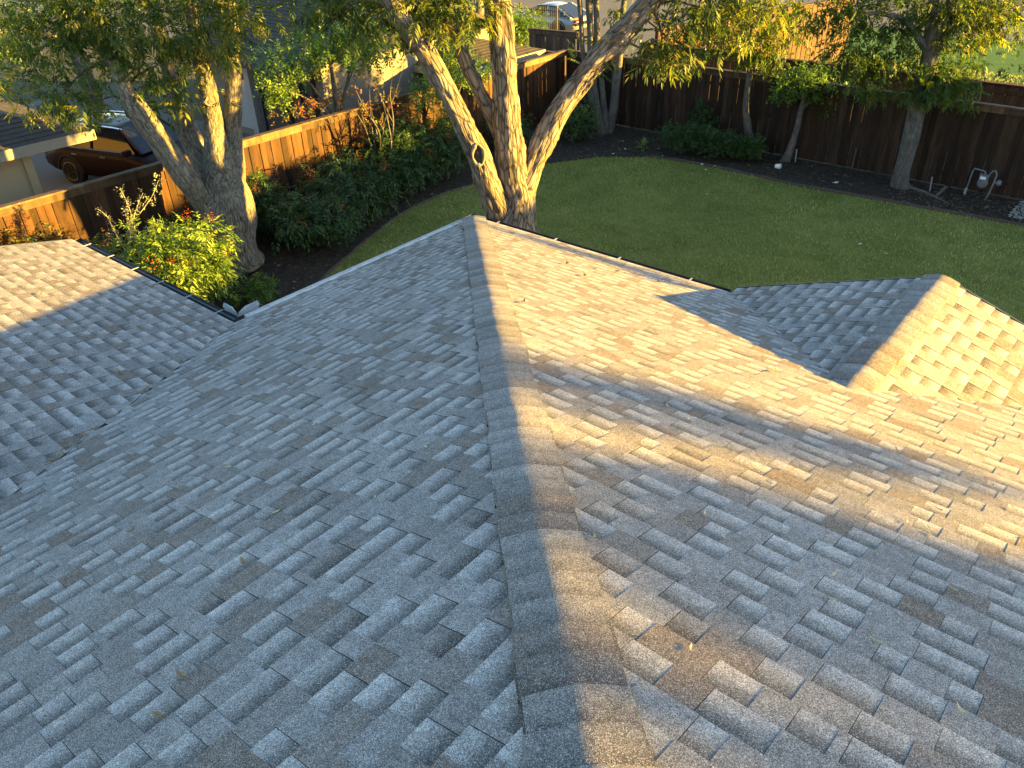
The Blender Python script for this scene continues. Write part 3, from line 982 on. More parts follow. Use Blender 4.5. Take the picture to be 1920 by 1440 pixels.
# ------------------------------------------------------------------ cars
def car(name, label, loc, rot, L, Wd, Ht, paint, belt, gh, nose=.28, roofm=None, wheel=.34, glassroof=False):
    root = empty(name, loc, label, 'car')
    root.rotation_euler = (0, 0, rot)
    hw = Wd / 2
    st = []
    for i in range(15):
        x = -L / 2 + L * i / 14
        r = i / 14
        tw = 1 - .16 * max(0, (r - .8) / .2) ** 2 - .12 * max(0, (.15 - r) / .15) ** 2
        zt = belt
        if r > .66: zt = belt - .06 - .22 * ((r - .66) / .34) ** 1.8
        if r < .12: zt = belt - .05 - .10 * ((.12 - r) / .12) ** 1.5
        zb = .24 + .1 * max(0, (r - .88) / .12) + .12 * max(0, (.1 - r) / .1)
        w = hw * tw
        half = [(0, zb), (.8 * w, zb), (.97 * w, zb + .1), (w, zb + .3), (.99 * w, zt - .2), (.95 * w, zt - .05), (.86 * w, zt), (.4 * w, zt + .025), (0, zt + .03)]
        ring = half + [(-y, z) for y, z in half[-2:0:-1]]
        st.append([(x, y, z) for y, z in ring])
    n = len(st[0])
    v = [p for s in st for p in s]
    f = [(i * n + k, i * n + (k + 1) % n, (i + 1) * n + (k + 1) % n, (i + 1) * n + k) for i in range(14) for k in range(n)]
    f += [tuple(range(n))[::-1], tuple(14 * n + k for k in range(n))]
    link('body', mesh('body', v, [q[::-1] for q in f], paint, True), root)
    xa, xb, xc, xd = [g * L - L / 2 for g in gh]          # rear base, roof rear, roof front, front base
    wb, wr = .86 * hw, .66 * hw
    zb, zr = belt - .01, Ht
    # roof as a domed loft
    rv, rf = [], []
    for i in range(7):
        r = i / 6; x = xb + (xc - xb) * r; dz = -.05 * (2 * r - 1) ** 2
        for k in range(7):
            q = k / 3 - 1
            rv.append((x, wr * q, zr + dz - .05 * q * q))
    rf = [(i * 7 + k, (i + 1) * 7 + k, (i + 1) * 7 + k + 1, i * 7 + k + 1) for i in range(6) for k in range(6)]
    n0 = len(rv); rv += [(x, y, z - .04) for x, y, z in rv]
    rf += [tuple(q + n0 for q in g)[::-1] for g in rf]
    edge = [k for k in range(7)] + [i * 7 + 6 for i in range(1, 7)] + [42 + k for k in range(5, -1, -1)] + [i * 7 for i in range(5, 0, -1)]
    rf += [(edge[i], edge[(i + 1) % len(edge)], edge[(i + 1) % len(edge)] + n0, edge[i] + n0) for i in range(len(edge))]
    link('roof_panel', mesh('roof_panel', rv, rf, roofm or paint, True), root)

    def pane(nm, p, mat=M_GLASS):
        p = [np.array(q, float) for q in p]
        nn = np.cross(p[1] - p[0], p[2] - p[0]); nn /= np.linalg.norm(nn)
        k = len(p)
        b = MB(); b.poly([q + nn * .006 for q in p] + [q - nn * .006 for q in p], [tuple(range(k)), tuple(range(2 * k - 1, k - 1, -1))] + [(i, (i + 1) % k, k + (i + 1) % k, k + i) for i in range(k)])
        return b.build(nm, mat, root)
    zt = zr - .085
    pane('windshield', [(xd, -wb * .93, zb), (xd, wb * .93, zb), (xc, wr * .95, zt + .02), (xc, -wr * .95, zt + .02)])
    pane('rear_window', [(xa, wb * .9, zb), (xa, -wb * .9, zb), (xb, -wr * .93, zt + .02), (xb, wr * .93, zt + .02)])
    xm = (xb + xc) / 2 - .05
    for s in (1, -1):
        B = lambda x: (x, s * wb, zb)
        R = lambda x: (x, s * (wr + .005), zt)
        pane('side_window', [B(xa + .35), B(xm - .05), R(xm - .04), R(xb + .12)][::s])
        pane('side_window', [B(xm + .05), B(xd - .22), R(xc - .06), R(xm + .04)][::s])
        for (p, q, w) in ((B(xd), R(xc), .07), (B(xm), R(xm), .07), (B(xa + .1), R(xb), .16)):
            b = MB(); b.bar(p, q, w, .05, up=(1, 0, 0)); b.build('pillar', paint, root)
        b = MB(); b.tube([R(xb - .1), (xb + .3, s * (wr + .02), zt + .035), (xm, s * (wr + .025), zt + .045), (xc - .2, s * (wr + .02), zt + .03), R(xc + .05)], .02, 6); b.build('roof_rail', M_CHROME, root)
        b = MB(); b.bar((xa + .3, s * (wb + .05), zb + .005), (xd - .2, s * (wb + .05), zb + .005), .02, .03); b.build('window_trim', M_CHROME, root)
        for x in (xm - .55, xm + .45):
            b = MB(); b.bar((x - .09, s * (hw * .985 + .012), belt - .16), (x + .09, s * (hw * .985 + .012), belt - .16), .025, .03); b.build('door_handle', M_CHROME, root)
        b = MB(); b.obox((xd - .25, s * (hw + .09), belt + .06), (.06, 0, .0), (0, .1, 0), (0, 0, .065)); b.build('mirror', paint, root)
        b = MB(); b.obox((L / 2 - .22, s * hw * .68, belt - .27), (.10, -s * .05, -.02), (.02, s * .17, 0), (0, 0, .06)); b.build('headlight', M_HEADL, root)
        b = MB(); b.obox((-L / 2 + .05, s * hw * .72, belt - .18), (.045, s * .02, 0), (0, s * .15, 0), (0, 0, .09)); b.build('taillight', M_TAIL, root)
        for x in (-L * .29, L * .30):
            b = MB()
            y0 = s * (hw - .19); y1 = s * (hw + .012)
            b.tube([(x, y0, wheel), (x, y0 + s * .02, wheel), (x, y1 - s * .02, wheel), (x, y1, wheel)], [wheel - .04, wheel, wheel, wheel - .03], 20)
            wh = b.build('wheel', M_BLACK, root)
            b = MB()
            for k in range(5):
                a = 2 * math.pi * k / 5
                b.bar((x + .05 * math.cos(a), y1 + s * .008, wheel + .05 * math.sin(a)), (x + wheel * .66 * math.cos(a), y1 + s * .008, wheel + wheel * .66 * math.sin(a)), .05, .02, up=(0, 1, 0))
            b.tube([(x + wheel * .66 * math.cos(2 * math.pi * k / 20), y1 + s * .004, wheel + wheel * .66 * math.sin(2 * math.pi * k / 20)) for k in range(21)], .02, 6)
            b.build('rim', M_RIM, wh)
            b = MB()                                    # arch moulding
            b.tube([(x + (wheel + .06) * math.cos(t), s * (hw * .995), wheel + (wheel + .06) * math.sin(t)) for t in np.linspace(0, math.pi, 13)], .028, 6)
            b.build('wheel_arch', M_BLACK, root)
    b = MB(); b.obox((L / 2 - .1, 0, .42), (.09, 0, 0), (0, hw * .72, 0), (0, 0, .1)); b.build('bumper', M_BLACK, root)
    return root


car('suv', 'dark red suv with bright roof edges parked beyond the side fence near the garage', (-14.05, 1.72, .0), math.atan2(.30, .955), 4.7, 1.88, 1.62, M_CARRED, 1.02, (.06, .2, .6, .75), roofm=M_GLASS, wheel=.37)
car('parked_car', 'silver coupe parked beyond the alley behind the iron picket fence', (-18.5, 25.3, .0), math.pi + .05, 4.5, 1.82, 1.36, M_CARSIL, .86, (.04, .27, .5, .72), wheel=.33)


# ------------------------------------------------------------------ trees
FWD = np.array([RC[2][0], RC[2][1], 0]); FWD /= np.linalg.norm(FWD)
SIDE = np.array([-FWD[1], FWD[0], 0]) * -1


def vp(px, py, base, off=0.):
    """point seen at a pixel, on the upright plane through base that faces the camera (off metres behind it)"""
    d = ray(px, py); b = np.array(base) + FWD * off
    k = ((b - CC) @ FWD) / (d @ FWD)
    return CC + d * k, k


def smooth_path(P, r, step):
    P = np.array(P, float); r = np.array(r, float)
    out, rad = [], []
    for i in range(len(P) - 1):
        p0 = P[max(i - 1, 0)]; p1 = P[i]; p2 = P[i + 1]; p3 = P[min(i + 2, len(P) - 1)]
        n = max(2, int(np.linalg.norm(p2 - p1) / step))
        for k in range(n):
            t = k / n
            out.append(.5 * ((2 * p1) + (-p0 + p2) * t + (2 * p0 - 5 * p1 + 4 * p2 - p3) * t * t + (-p0 + 3 * p1 - 3 * p2 + p3) * t ** 3))
            rad.append(r[i] * (1 - t) + r[i + 1] * t)
    out.append(P[-1]); rad.append(r[-1])
    return np.array(out), np.array(rad)


class Wood:
    """limbs of one tree in one mesh, with bark coordinates and furrowed relief"""
    def __init__(s, furrow=.0, freq=9., seg=20, step=.07):
        s.v = []; s.f = []; s.bk = []; s.n = 0
        s.furrow, s.freq, s.seg, s.step = furrow, freq, seg, step

    def limb(s, P, r, seg=None, furrow=None, flare=0.):
        seg = seg or s.seg; fu = s.furrow if furrow is None else furrow
        C, R = smooth_path(P, r, s.step if seg > 10 else .15)
        n = len(C)
        t = np.gradient(C, axis=0); t /= np.linalg.norm(t, axis=1)[:, None]
        u = np.cross(t[0], [1., 0, .1]); u /= np.linalg.norm(u)
        ln = np.concatenate([[0], np.cumsum(np.linalg.norm(np.diff(C, axis=0), axis=1))])
        th = np.arange(seg) * 2 * np.pi / seg
        off = random.uniform(0, 50)
        V = np.zeros((n, seg, 3)); B = np.zeros((n, seg, 3))
        for i in range(n):
            u = u - t[i] * (u @ t[i]); u /= np.linalg.norm(u); w = np.cross(t[i], u)
            dirs = np.cos(th)[:, None] * u + np.sin(th)[:, None] * w
            V[i] = dirs
            B[i] = np.stack([np.cos(th) * R[i] + off, np.sin(th) * R[i] + off, np.full(seg, ln[i])], 1)
        q = B.reshape(-1, 3)
        disp = np.zeros(n * seg)
        RR = np.repeat(R, seg)
        disp += (vnoise(q * [3., 3., 1.6]) - .5) * RR * .32
        if fu:
            a = vnoise(q * [s.freq, s.freq, s.freq * .22]); b = vnoise(q * [s.freq * 2.1, s.freq * 2.1, s.freq * .5] + 17.)
            g_ = (a * .75 + b * .45) * 3.2
            fr_ = g_ - np.floor(g_)
            disp += ((np.floor(g_) + np.clip(fr_ * 2.6, 0, 1)) / 3.2 - .6) * fu * 1.3
        if flare:
            z = C[:, 2][:, None]
            fl = np.exp(-np.clip(z - C[0, 2], 0, None) / .28) * flare * (.7 + .5 * np.sin(th * 5 + off)[None, :])
            disp += fl.reshape(-1)
        V = C[:, None, :] + V * (RR + disp).reshape(n, seg)[:, :, None]
        b0 = s.n
        s.v.append(V.reshape(-1, 3)); s.bk.append(q)
        i, k = np.meshgrid(np.arange(n - 1), np.arange(seg), indexing='ij')
        k2 = (k + 1) % seg
        s.f.append(np.stack([b0 + i * seg + k, b0 + i * seg + k2, b0 + (i + 1) * seg + k2, b0 + (i + 1) * seg + k], -1).reshape(-1, 4))
        s.n += n * seg
        s.last = C
        return C

    def build(s, name, mat, parent):
        return link(name, mesh(name, np.concatenate(s.v), np.concatenate(s.f), mat, True, {'bark': ('FLOAT_VECTOR', np.concatenate(s.bk))}), parent)


# leaf sprays: arrays of leaflets, each four points (base, left, tip, right)
def leaflet(p, d, L, w, droop=.12, up=(0, 0, 1)):
    d = np.array(d, float); d /= np.linalg.norm(d)
    s = np.cross(up, d); s /= max(np.linalg.norm(s), 1e-6)
    p = np.array(p, float)
    m = p + d * L * .45 + np.array([0, 0, -droop * L * .2])
    return [p, m + s * w / 2 + np.array([0, 0, .12 * w]), p + d * L + np.array([0, 0, -droop * L]), m - s * w / 2 + np.array([0, 0, .12 * w])]


def pinnate(npair, rachis, L, w):
    out = []
    for i in range(npair):
        x = rachis * (.25 + .75 * i / npair)
        z = -.35 * rachis * (x / rachis) ** 2
        for s in (1, -1):
            out.append(leaflet((x, s * .004, z), (.62, s * .8, -.25), L * (.75 + .25 * math.sin(math.pi * (i + 1) / (npair + 1))), w, .35))
    out.append(leaflet((rachis, 0, -.35 * rachis), (1, 0, -.55), L, w, .3))
    return np.array(out)


def twig_cluster(n, length, L, w):
    out = []
    for i in range(n):
        x = length * (i + .3) / n
        a = i * 2.4
        out.append(leaflet((x, 0, 0), (.55, math.cos(a), math.sin(a) * .7 + .1), L * random.uniform(.7, 1.1), w, .1))
    return np.array(out)


T_PECAN = pinnate(5, .30, .135, .036)
T_FAR = pinnate(4, .26, .14, .042)
T_NAND = pinnate(3, .15, .075, .026)
T_SHRUB = twig_cluster(9, .2, .07, .034)
T_BOX = twig_cluster(9, .12, .05, .026)
T_OAK = twig_cluster(8, .28, .13, .06)


def foliage(name, parent, mat, tmpl, clusters, tint=(.5, .25), outward=.6, droop=.35, scale=(.75, 1.2), shell=.55):
    """clusters: (centre, (rx,ry,rz), number, tint shift)"""
    VV, TT, FF = [], [], []
    k = tmpl.shape[0]
    base = 0
    for c in clusters:
        ctr, rad, n = np.array(c[0], float), np.array(c[1], float) * np.ones(3), int(c[2])
        sh = c[3] if len(c) > 3 else 0.
        d = rng.normal(size=(n, 3)); d /= np.linalg.norm(d, axis=1)[:, None]
        r = rng.random(n) ** shell
        # lumpy outline
        lump = .7 + .6 * vnoise(d * 2.3 + ctr * 1.7)
        P = ctr + d * rad * (r * lump)[:, None]
        dr = d * outward + rng.normal(size=(n, 3)) * .55
        dr[:, 2] -= droop
        dr /= np.linalg.norm(dr, axis=1)[:, None]
        up = np.array([0, 0, 1.]) + rng.normal(size=(n, 3)) * .35
        y = np.cross(up, dr); y /= np.linalg.norm(y, axis=1)[:, None]
        z = np.cross(dr, y)
        Rm = np.stack([dr, y, z], 2)
        s = rng.uniform(scale[0], scale[1], n)
        V = np.einsum('nij,kvj->nkvi', Rm, tmpl) * s[:, None, None, None] + P[:, None, None, :]
        V += rng.normal(size=(n, k, 1, 3)) * .008
        t = np.clip(tint[0] + sh + tint[1] * (rng.normal(size=(n, 1)) * .8 + rng.normal(size=(n, k)) * .5), 0, 1)
        VV.append(V.reshape(-1, 3)); TT.append(np.repeat(t.reshape(-1), 4))
        m = n * k
        q = base + np.arange(m)[:, None] * 4
        FF.append(np.concatenate([q + [0, 3, 2], q + [0, 2, 1]], 0))
        base += m * 4
    return link(name, mesh(name, np.concatenate(VV), np.concatenate(FF), mat, False, {'tint': ('FLOAT', np.concatenate(TT))}), parent)


def px_tree(name, label, base, stems, mat, crown=None, furrow=0., freq=9., seg=18, step=.08, group=None, flare=.1):
    """stems: lists of (px, py, width px, off); crown: (px, py, off, radius m, sprays, tint shift)"""
    root = empty(name, (0, 0, 0), label, 'tree', group)
    w = Wood(furrow, freq, seg, step)
    lines = []
    for j, s in enumerate(stems):
        P, R = [], []
        for q in s:
            if len(q) == 4 and q[3] == 'abs':
                pass
            p, k = vp(q[0], q[1], base, q[3] if len(q) > 3 else 0.)
            P.append(p); R.append(q[2] / 2 * k / FPX)
        if j == 0:
            P = [np.array([base[0], base[1], -.05])] + P
            R = [R[0] * 1.05] + R
        lines.append(w.limb(P, R, flare=flare if j == 0 else 0.))
    return root, w, lines


# --- the tall three-stemmed tree right behind the roof corner
CB = (-1.68, 2.7, 0)
root, w, ln = px_tree('tree', 'tall multi stemmed tree with shaggy sunlit bark right behind the roof corner', CB, [
    [(962, 445, 92), (965, 415, 80), (972, 370, 62), (962, 330, 55), (953, 250, 50), (946, 150, 46), (940, 60, 46), (931, 0, 46), (922, -90, 42), (915, -200, 36), (905, -330, 26)],
    [(948, 430, 60), (930, 378, 50, -.1), (913, 335, 46, -.2), (898, 292, 44, -.26), (880, 255, 39, -.32), (862, 215, 37, -.36), (835, 163, 38, -.42), (803, 105, 38, -.46), (772, 62, 34, -.5), (735, 5, 31, -.5), (690, -70, 28, -.5), (640, -160, 24, -.5)],
    [(948, 275, 26, .08), (930, 232, 25, .12), (905, 185, 25, .12), (880, 130, 23, .12), (852, 62, 21, .1), (828, 0, 19, .1), (800, -90, 15, .1)],
    [(972, 372, 46, .0), (992, 325, 43, .12), (1006, 293, 42, .22), (1040, 222, 41, .4), (1090, 152, 40, .55), (1140, 92, 40, .7), (1186, 40, 42, .85), (1222, -2, 42, .95), (1290, -90, 36, 1.), (1350, -170, 30, 1.)],
], M_BARK_C, furrow=.05, freq=13., seg=44, step=.03, flare=.12)
for (a, b2) in (((735, 5), (800, 20)), ((772, 62), (720, 70)), ((828, 0), (890, 20))):
    p, k = vp(*a, CB); q, _ = vp(*b2, CB, random.uniform(-.5, .4))
    w.limb([p, (p + q) / 2 + [0, 0, .05], q], [.03, .02, .008], 6, 0.)
for (a, m_, b2) in (((1186, 40), (1215, 40), (1275, 95)), ((1222, 10), (1240, 60), (1245, 120)), ((1140, 95), (1130, 110), (1095, 120)), ((1222, -2), (1300, 10), (1380, 50)), ((1160, 72), (1200, 90), (1225, 110))):
    p, k = vp(*a, CB, .85); q, _ = vp(*m_, CB, .75); r, _ = vp(*b2, CB, .6)
    w.limb([p, q, r], [.028, .017, .006], 6, 0.)
w.build('trunk', M_BARK_C, root)
cl = []
for (px, py, off, rad, n, ts) in ((735, 8, -.1, .42, 70, .1), (790, 22, -.3, .38, 60, .15), (850, 5, -.3, .4, 60, 0), (900, 20, -.4, .28, 30, .05), (640, -15, .2, .6, 90, 0), (600, 5, .3, .45, 60, -.1), (740, 55, .1, .22, 16, .1), (680, 30, .2, .35, 40, 0),
                                  (1240, 70, -.4, .3, 34, .1), (1275, 100, -.5, .28, 34, .1), (1225, 112, -.5, .25, 26, .05), (1265, 30, -.4, .38, 46, 0), (1320, 25, -.4, .42, 56, 0), (1380, 60, -.5, .32, 36, .15), (1100, 118, -.4, .2, 14, 0), (1128, 95, -.3, .2, 12, .1), (1350, -20, -.4, .6, 90, 0), (1430, 10, -.5, .42, 60, .2), (1290, -40, 0, .6, 90, 0),
                                  (700, -150, 0, 1.2, 200, 0), (900, -260, 0, 1.4, 220, 0), (1150, -220, 0, 1.3, 200, 0), (1380, -170, 0, 1.2, 200, 0), (800, 5, .1, .3, 30, 0)):
    off = off + (1.1 if px > 1000 else -.2); n = n * .8
    p, k = vp(px, py, CB, off)
    cl.append((p, (rad * 1.15, rad * 1.15, rad), n, ts))
foliage('crown', root, M_LEAF_P, T_PECAN, cl, (.55, .3), .7, .3, (.7, 1.15))
# knothole: a callus ring round a dark hollow
kp, kk = vp(897, 291, CB, -.52)
kn = []
up = np.array([-.18, .1, 1.0]); up /= np.linalg.norm(up); rt = np.array([.76, .65, 0.]); rt = rt - up * (rt @ up); rt /= np.linalg.norm(rt)
nf = np.cross(rt, up); nf = nf if nf @ (CC - kp) > 0 else -nf
tv, tf = [], []
NS, NT2 = 26, 10
for i in range(NS):
    a = 2 * math.pi * i / NS
    cen = kp + rt * .095 * (1 + .08 * math.sin(2 * a + 1)) * math.cos(a) + up * .17 * (1 + .06 * math.sin(5 * a)) * math.sin(a)
    dirr = rt * math.cos(a) + up * math.sin(a)
    for j in range(NT2):
        t = 2 * math.pi * j / NT2
        rr = .028 * (1 + .35 * math.sin(3 * a + 1) + .15 * math.sin(7 * a))
        tv.append(cen + dirr * rr * math.cos(t) + nf * rr * .8 * math.sin(t))
for i in range(NS):
    for j in range(NT2):
        tf.append((i * NT2 + j, ((i + 1) % NS) * NT2 + j, ((i + 1) % NS) * NT2 + (j + 1) % NT2, i * NT2 + (j + 1) % NT2))
tag(link('knothole', mesh('knothole', tv, tf, M_CALLUS, True), root))
hv = [kp + rt * .1 * math.cos(2 * math.pi * i / 20) + up * .155 * math.sin(2 * math.pi * i / 20) + nf * .008 for i in range(20)] + [kp - nf * .05]
link('hollow', mesh('hollow', hv, [(i, (i + 1) % 20, 20) for i in range(20)], M_HOLE), root)
kp2, _ = vp(941, 409, CB, -.29)
hv = [kp2 + rt * .06 * math.cos(2 * math.pi * i / 16) + up * .085 * math.sin(2 * math.pi * i / 16) for i in range(16)] + [kp2 - nf * .06]
link('hollow', mesh('hollow', hv, [(i, (i + 1) % 16, 16) for i in range(16)], M_HOLE), root)

# --- the thick grey trunk by the side fence
LB = (-6.75, .0, 0)
root, w, ln = px_tree('tree', 'thick grey trunked tree forking low beside the side fence at the left', LB, [
    [(445, 500, 98), (436, 450, 92), (429, 405, 92), (424, 370, 88), (414, 335, 72), (407, 290, 46), (404, 250, 38), (396, 200, 34), (388, 165, 34), (376, 120, 26), (366, 60, 22), (350, -20, 18), (330, -120, 14)],
    [(418, 420, 54, -.08), (388, 388, 46, -.22), (362, 352, 44, -.36), (330, 308, 42, -.5), (298, 262, 40, -.6), (268, 220, 40, -.68), (250, 195, 38, -.7), (235, 165, 26, -.7), (205, 110, 22, -.5), (165, 60, 18, .1), (120, -10, 14, .2)],
    [(425, 372, 60, .1), (436, 320, 44, .18), (438, 270, 34, .2), (436, 215, 32, .22), (438, 150, 30, .22), (436, 80, 26, .22), (430, -20, 20, .2)],
    [(398, 345, 44, .35), (372, 290, 40, .5), (350, 240, 36, .6), (335, 190, 32, .7), (318, 130, 28, .8), (295, 50, 24, .9)],
], M_BARK_L, furrow=.022, freq=22., seg=40, step=.035, flare=.03)
st_, k = vp(250, 210, LB, -.8); en, _ = vp(238, 213, LB, -.9)
w.limb([st_, (st_ + en) / 2, en], [.09, .085, .07], 12, .01)
for (a, m_, b2) in (((390, 178), (383, 195), (372, 190)), ((398, 200), (380, 190), (365, 150)), ((250, 195), (215, 180), (185, 190)), ((235, 165), (260, 140), (300, 120)), ((205, 110), (150, 140), (110, 190)), ((165, 60), (90, 80), (40, 140)), ((376, 120), (420, 90), (470, 40))):
    p, k = vp(*a, LB, -.1); q, _ = vp(*m_, LB, -.3); r, _ = vp(*b2, LB, -.6)
    w.limb([p, q, r], [.03, .02, .008], 6, 0.)
w.build('trunk', M_BARK_L, root)
cl = []
for (px, py, off, rad, n, ts) in ((110, 190, -.7, .30, 34, .15), (160, 195, -.7, .3, 40, .15), (95, 170, -.7, .3, 30, .05), (40, 190, -.9, .22, 14, .2), (12, 150, -.9, .25, 20, .3), (10, 60, -.6, .4, 50, .2), (60, 30, -.5, .5, 60, .1), (130, 60, -.4, .5, 60, .05), (200, 40, -.4, .5, 60, .1), (170, 120, -.5, .35, 40, .05), (230, 100, -.4, .35, 40, .05), (290, 130, -.4, .35, 40, .05), (300, 60, -.3, .4, 50, .0),
                                  (365, 100, -.5, .35, 44, .2), (350, 60, -.4, .4, 50, .1), (420, 85, -.5, .3, 34, .25), (440, 40, -.5, .4, 50, .25), (400, 20, -.4, .4, 50, .2), (350, 190, -.5, .16, 10, .3), (420, 192, -.5, .1, 4, .2), (270, 170, -.4, .3, 26, 0), (300, 200, -.3, .2, 10, 0), (340, 155, -.4, .24, 20, .1), (480, 25, -.4, .28, 24, .25), (240, 10, -.3, .6, 70, .05), (80, 100, -.5, .4, 36, .05), (150, 20, -.2, .5, 60, 0),
                                  (100, -90, 0, 1.2, 170, 0), (300, -100, 0, 1.2, 170, 0), (450, -110, 0, 1., 140, 0), (200, -230, 0, 1.5, 200, 0), (400, -250, 0, 1.5, 200, 0)):
    p, k = vp(px, py, LB, off)
    cl.append((p, (rad * 1.1, rad * 1.1, rad), n, ts))
foliage('crown', root, M_LEAF_Y, T_PECAN, [(a, b, c * 1.1, d) for a, b, c, d in cl], (.5, .26), .8, .2, (.6, 1.))

# --- leaning tree near the gas meter
TB = (2.42, 12.75, 0)
root, w, ln = px_tree('tree', 'leaning smooth barked tree with wide leafy crown left of the gas meter', TB, [
    [(1688, 338, 29), (1696, 305, 29), (1706, 265, 29), (1716, 222, 30), (1726, 180, 30), (1735, 140, 30), (1742, 105, 30), (1748, 70, 28), (1752, 30, 26), (1756, -30, 22), (1760, -110, 18)],
    [(1742, 110, 26), (1760, 75, 24), (1775, 40, 22), (1785, 0, 20), (1800, -70, 15)],
    [(1738, 95, 14), (1722, 70, 14), (1712, 55, 13), (1690, 35, 10), (1640, 25, 8), (1590, 30, 6)],
    [(1750, 60, 14, .1), (1800, 30, 12, .3), (1860, 20, 9, .5), (1930, 40, 7, .6)],
], M_BARK_S, furrow=.01, seg=24, step=.06, flare=.03)
for i in range(1):                                   # surface roots
    a = random.uniform(0, 6.28); L = random.uniform(.6, 1.5)
    p0 = np.array([TB[0], TB[1], .06]); d = np.array([math.cos(a), math.sin(a) * .6 - .35, 0])
    w.limb([p0 + d * .1, p0 + d * L * .5 + [.05, .06, -.02], p0 + d * L + [0, 0, -.07]], [.05, .035, .02], 8, 0.)
w.build('trunk', M_BARK_S, root)
cl = []
for (px, py, off, rad, n, ts) in ((1600, 60, .2, .65, 90, 0), (1660, 100, .1, .55, 80, -.05), (1620, 130, 0, .5, 76, .05), (1640, 165, -.1, .35, 44, .05), (1580, 100, .1, .5, 60, 0), (1700, 60, .2, .5, 60, -.1), (1680, 20, .2, .6, 80, 0), (1590, 15, .2, .6, 80, .05), (1520, 20, .2, .5, 50, .1),
                                  (1730, 165, -.5, .3, 44, .05), (1770, 165, -.4, .36, 56, .05), (1810, 175, -.2, .3, 40, .1), (1700, 170, -.4, .2, 18, 0), (1760, 130, -.3, .4, 56, 0), (1800, 140, 0, .42, 56, -.05), (1835, 105, .3, .3, 12, -.1),
                                  (1810, 30, -.2, .5, 90, .35), (1850, 15, -.2, .5, 80, .35), (1830, 65, -.2, .35, 44, .35), (1780, 75, -.3, .25, 26, .3), (1790, 10, -.3, .45, 60, .25), (1890, 55, .3, .4, 30, .05), (1900, 20, .2, .5, 60, .15), (1900, 118, .5, .2, 6, 0), (1740, 10, .1, .5, 60, .15), (1720, 110, .2, .4, 36, -.1),  # raised tint shifts paint sunlit yellow into the crown's upper right
                                  (1650, -90, 0, 1.3, 200, .1), (1800, -100, 0, 1.3, 200, .1), (1920, -60, 0, 1.2, 170, .1), (1750, -220, 0, 1.6, 240, .1)):
    p, k = vp(px, py, TB, off)
    cl.append((p, (rad * 1.15, rad * 1.15, rad), n * 1.25, ts))
foliage('crown', root, M_LEAF_Y, T_FAR, cl, (.32, .24), .7, .3, (.6, .95))

# --- thin upright tree against the back fence
TB1 = (-2.05, 13.05, 0)
root, w, ln = px_tree('tree', 'slender tree with a thin bent stem between the round shrubs and the back fence', TB1, [
    [(1405, 270, 18), (1402, 235, 14), (1399, 205, 13), (1402, 170, 12), (1406, 135, 12), (1408, 100, 11), (1409, 70, 10), (1411, 30, 9), (1414, -20, 7)],
    [(1408, 105, 8), (1395, 80, 7), (1370, 60, 5), (1340, 55, 4)], [(1409, 90, 7), (1430, 70, 6), (1460, 50, 4)],
], M_BARK_S, seg=16, step=.08, flare=.04)
w.build('trunk', M_BARK_S, root)
cl = []
for (px, py, off, rad, n, ts) in ((1370, 50, 0, .6, 70, .1), (1410, 40, -.2, .55, 70, .2), (1450, 60, 0, .55, 60, .15), (1425, 100, -.2, .42, 50, .05), (1385, 95, 0, .4, 40, 0), (1450, 120, .1, .32, 34, .1), (1320, 95, -.1, .3, 24, .15), (1345, 80, 0, .32, 26, .1), (1480, 20, 0, .5, 50, .25), (1320, 45, 0, .5, 50, .1), (1400, 0, 0, .6, 70, .1), (1310, 120, -.2, .2, 12, .2), (1440, 75, -.3, .28, 30, .3), (1400, -80, 0, 1.1, 140, .1), (1500, 60, .2, .4, 30, .1)):
    p, k = vp(px, py, TB1, off)
    cl.append((p, (rad * 1.1, rad * 1.1, rad), n * 1.2, ts))
foliage('crown', root, M_LEAF_Y, T_FAR, cl, (.36, .24), .7, .3, (.6, .95))

# --- small bushy tree in front of the back fence
TB2 = (-.72, 13.0, 0)
root, w, ln = px_tree('tree', 'small dark green tree with crooked stem hanging over the middle of the back fence', TB2, [
    [(1478, 292, 15), (1488, 262, 12), (1496, 235, 11), (1502, 205, 11), (1508, 185, 9), (1515, 160, 7)], [(1502, 205, 7), (1530, 180, 6), (1560, 165, 4)], [(1506, 190, 6), (1480, 165, 5), (1460, 155, 4)],
], M_BARK_S, seg=14, step=.08, flare=.03)
w.build('trunk', M_BARK_S, root)
cl = []
for (px, py, off, rad, n, ts) in ((1500, 160, 0, .45, 90, 0), (1545, 165, 0, .42, 84, .02), (1470, 165, 0, .3, 50, 0), (1560, 200, 0, .28, 44, -.05), (1520, 135, .1, .42, 74, .05), (1575, 180, 0, .28, 36, 0), (1555, 220, 0, .18, 16, 0)):
    p, k = vp(px, py, TB2, off)
    cl.append((p, (rad * 1.15, rad * 1.15, rad * .9), n, ts))
foliage('crown', root, M_LEAF_G, T_OAK, cl, (.3, .2), .5, .45, (.6, 1.))

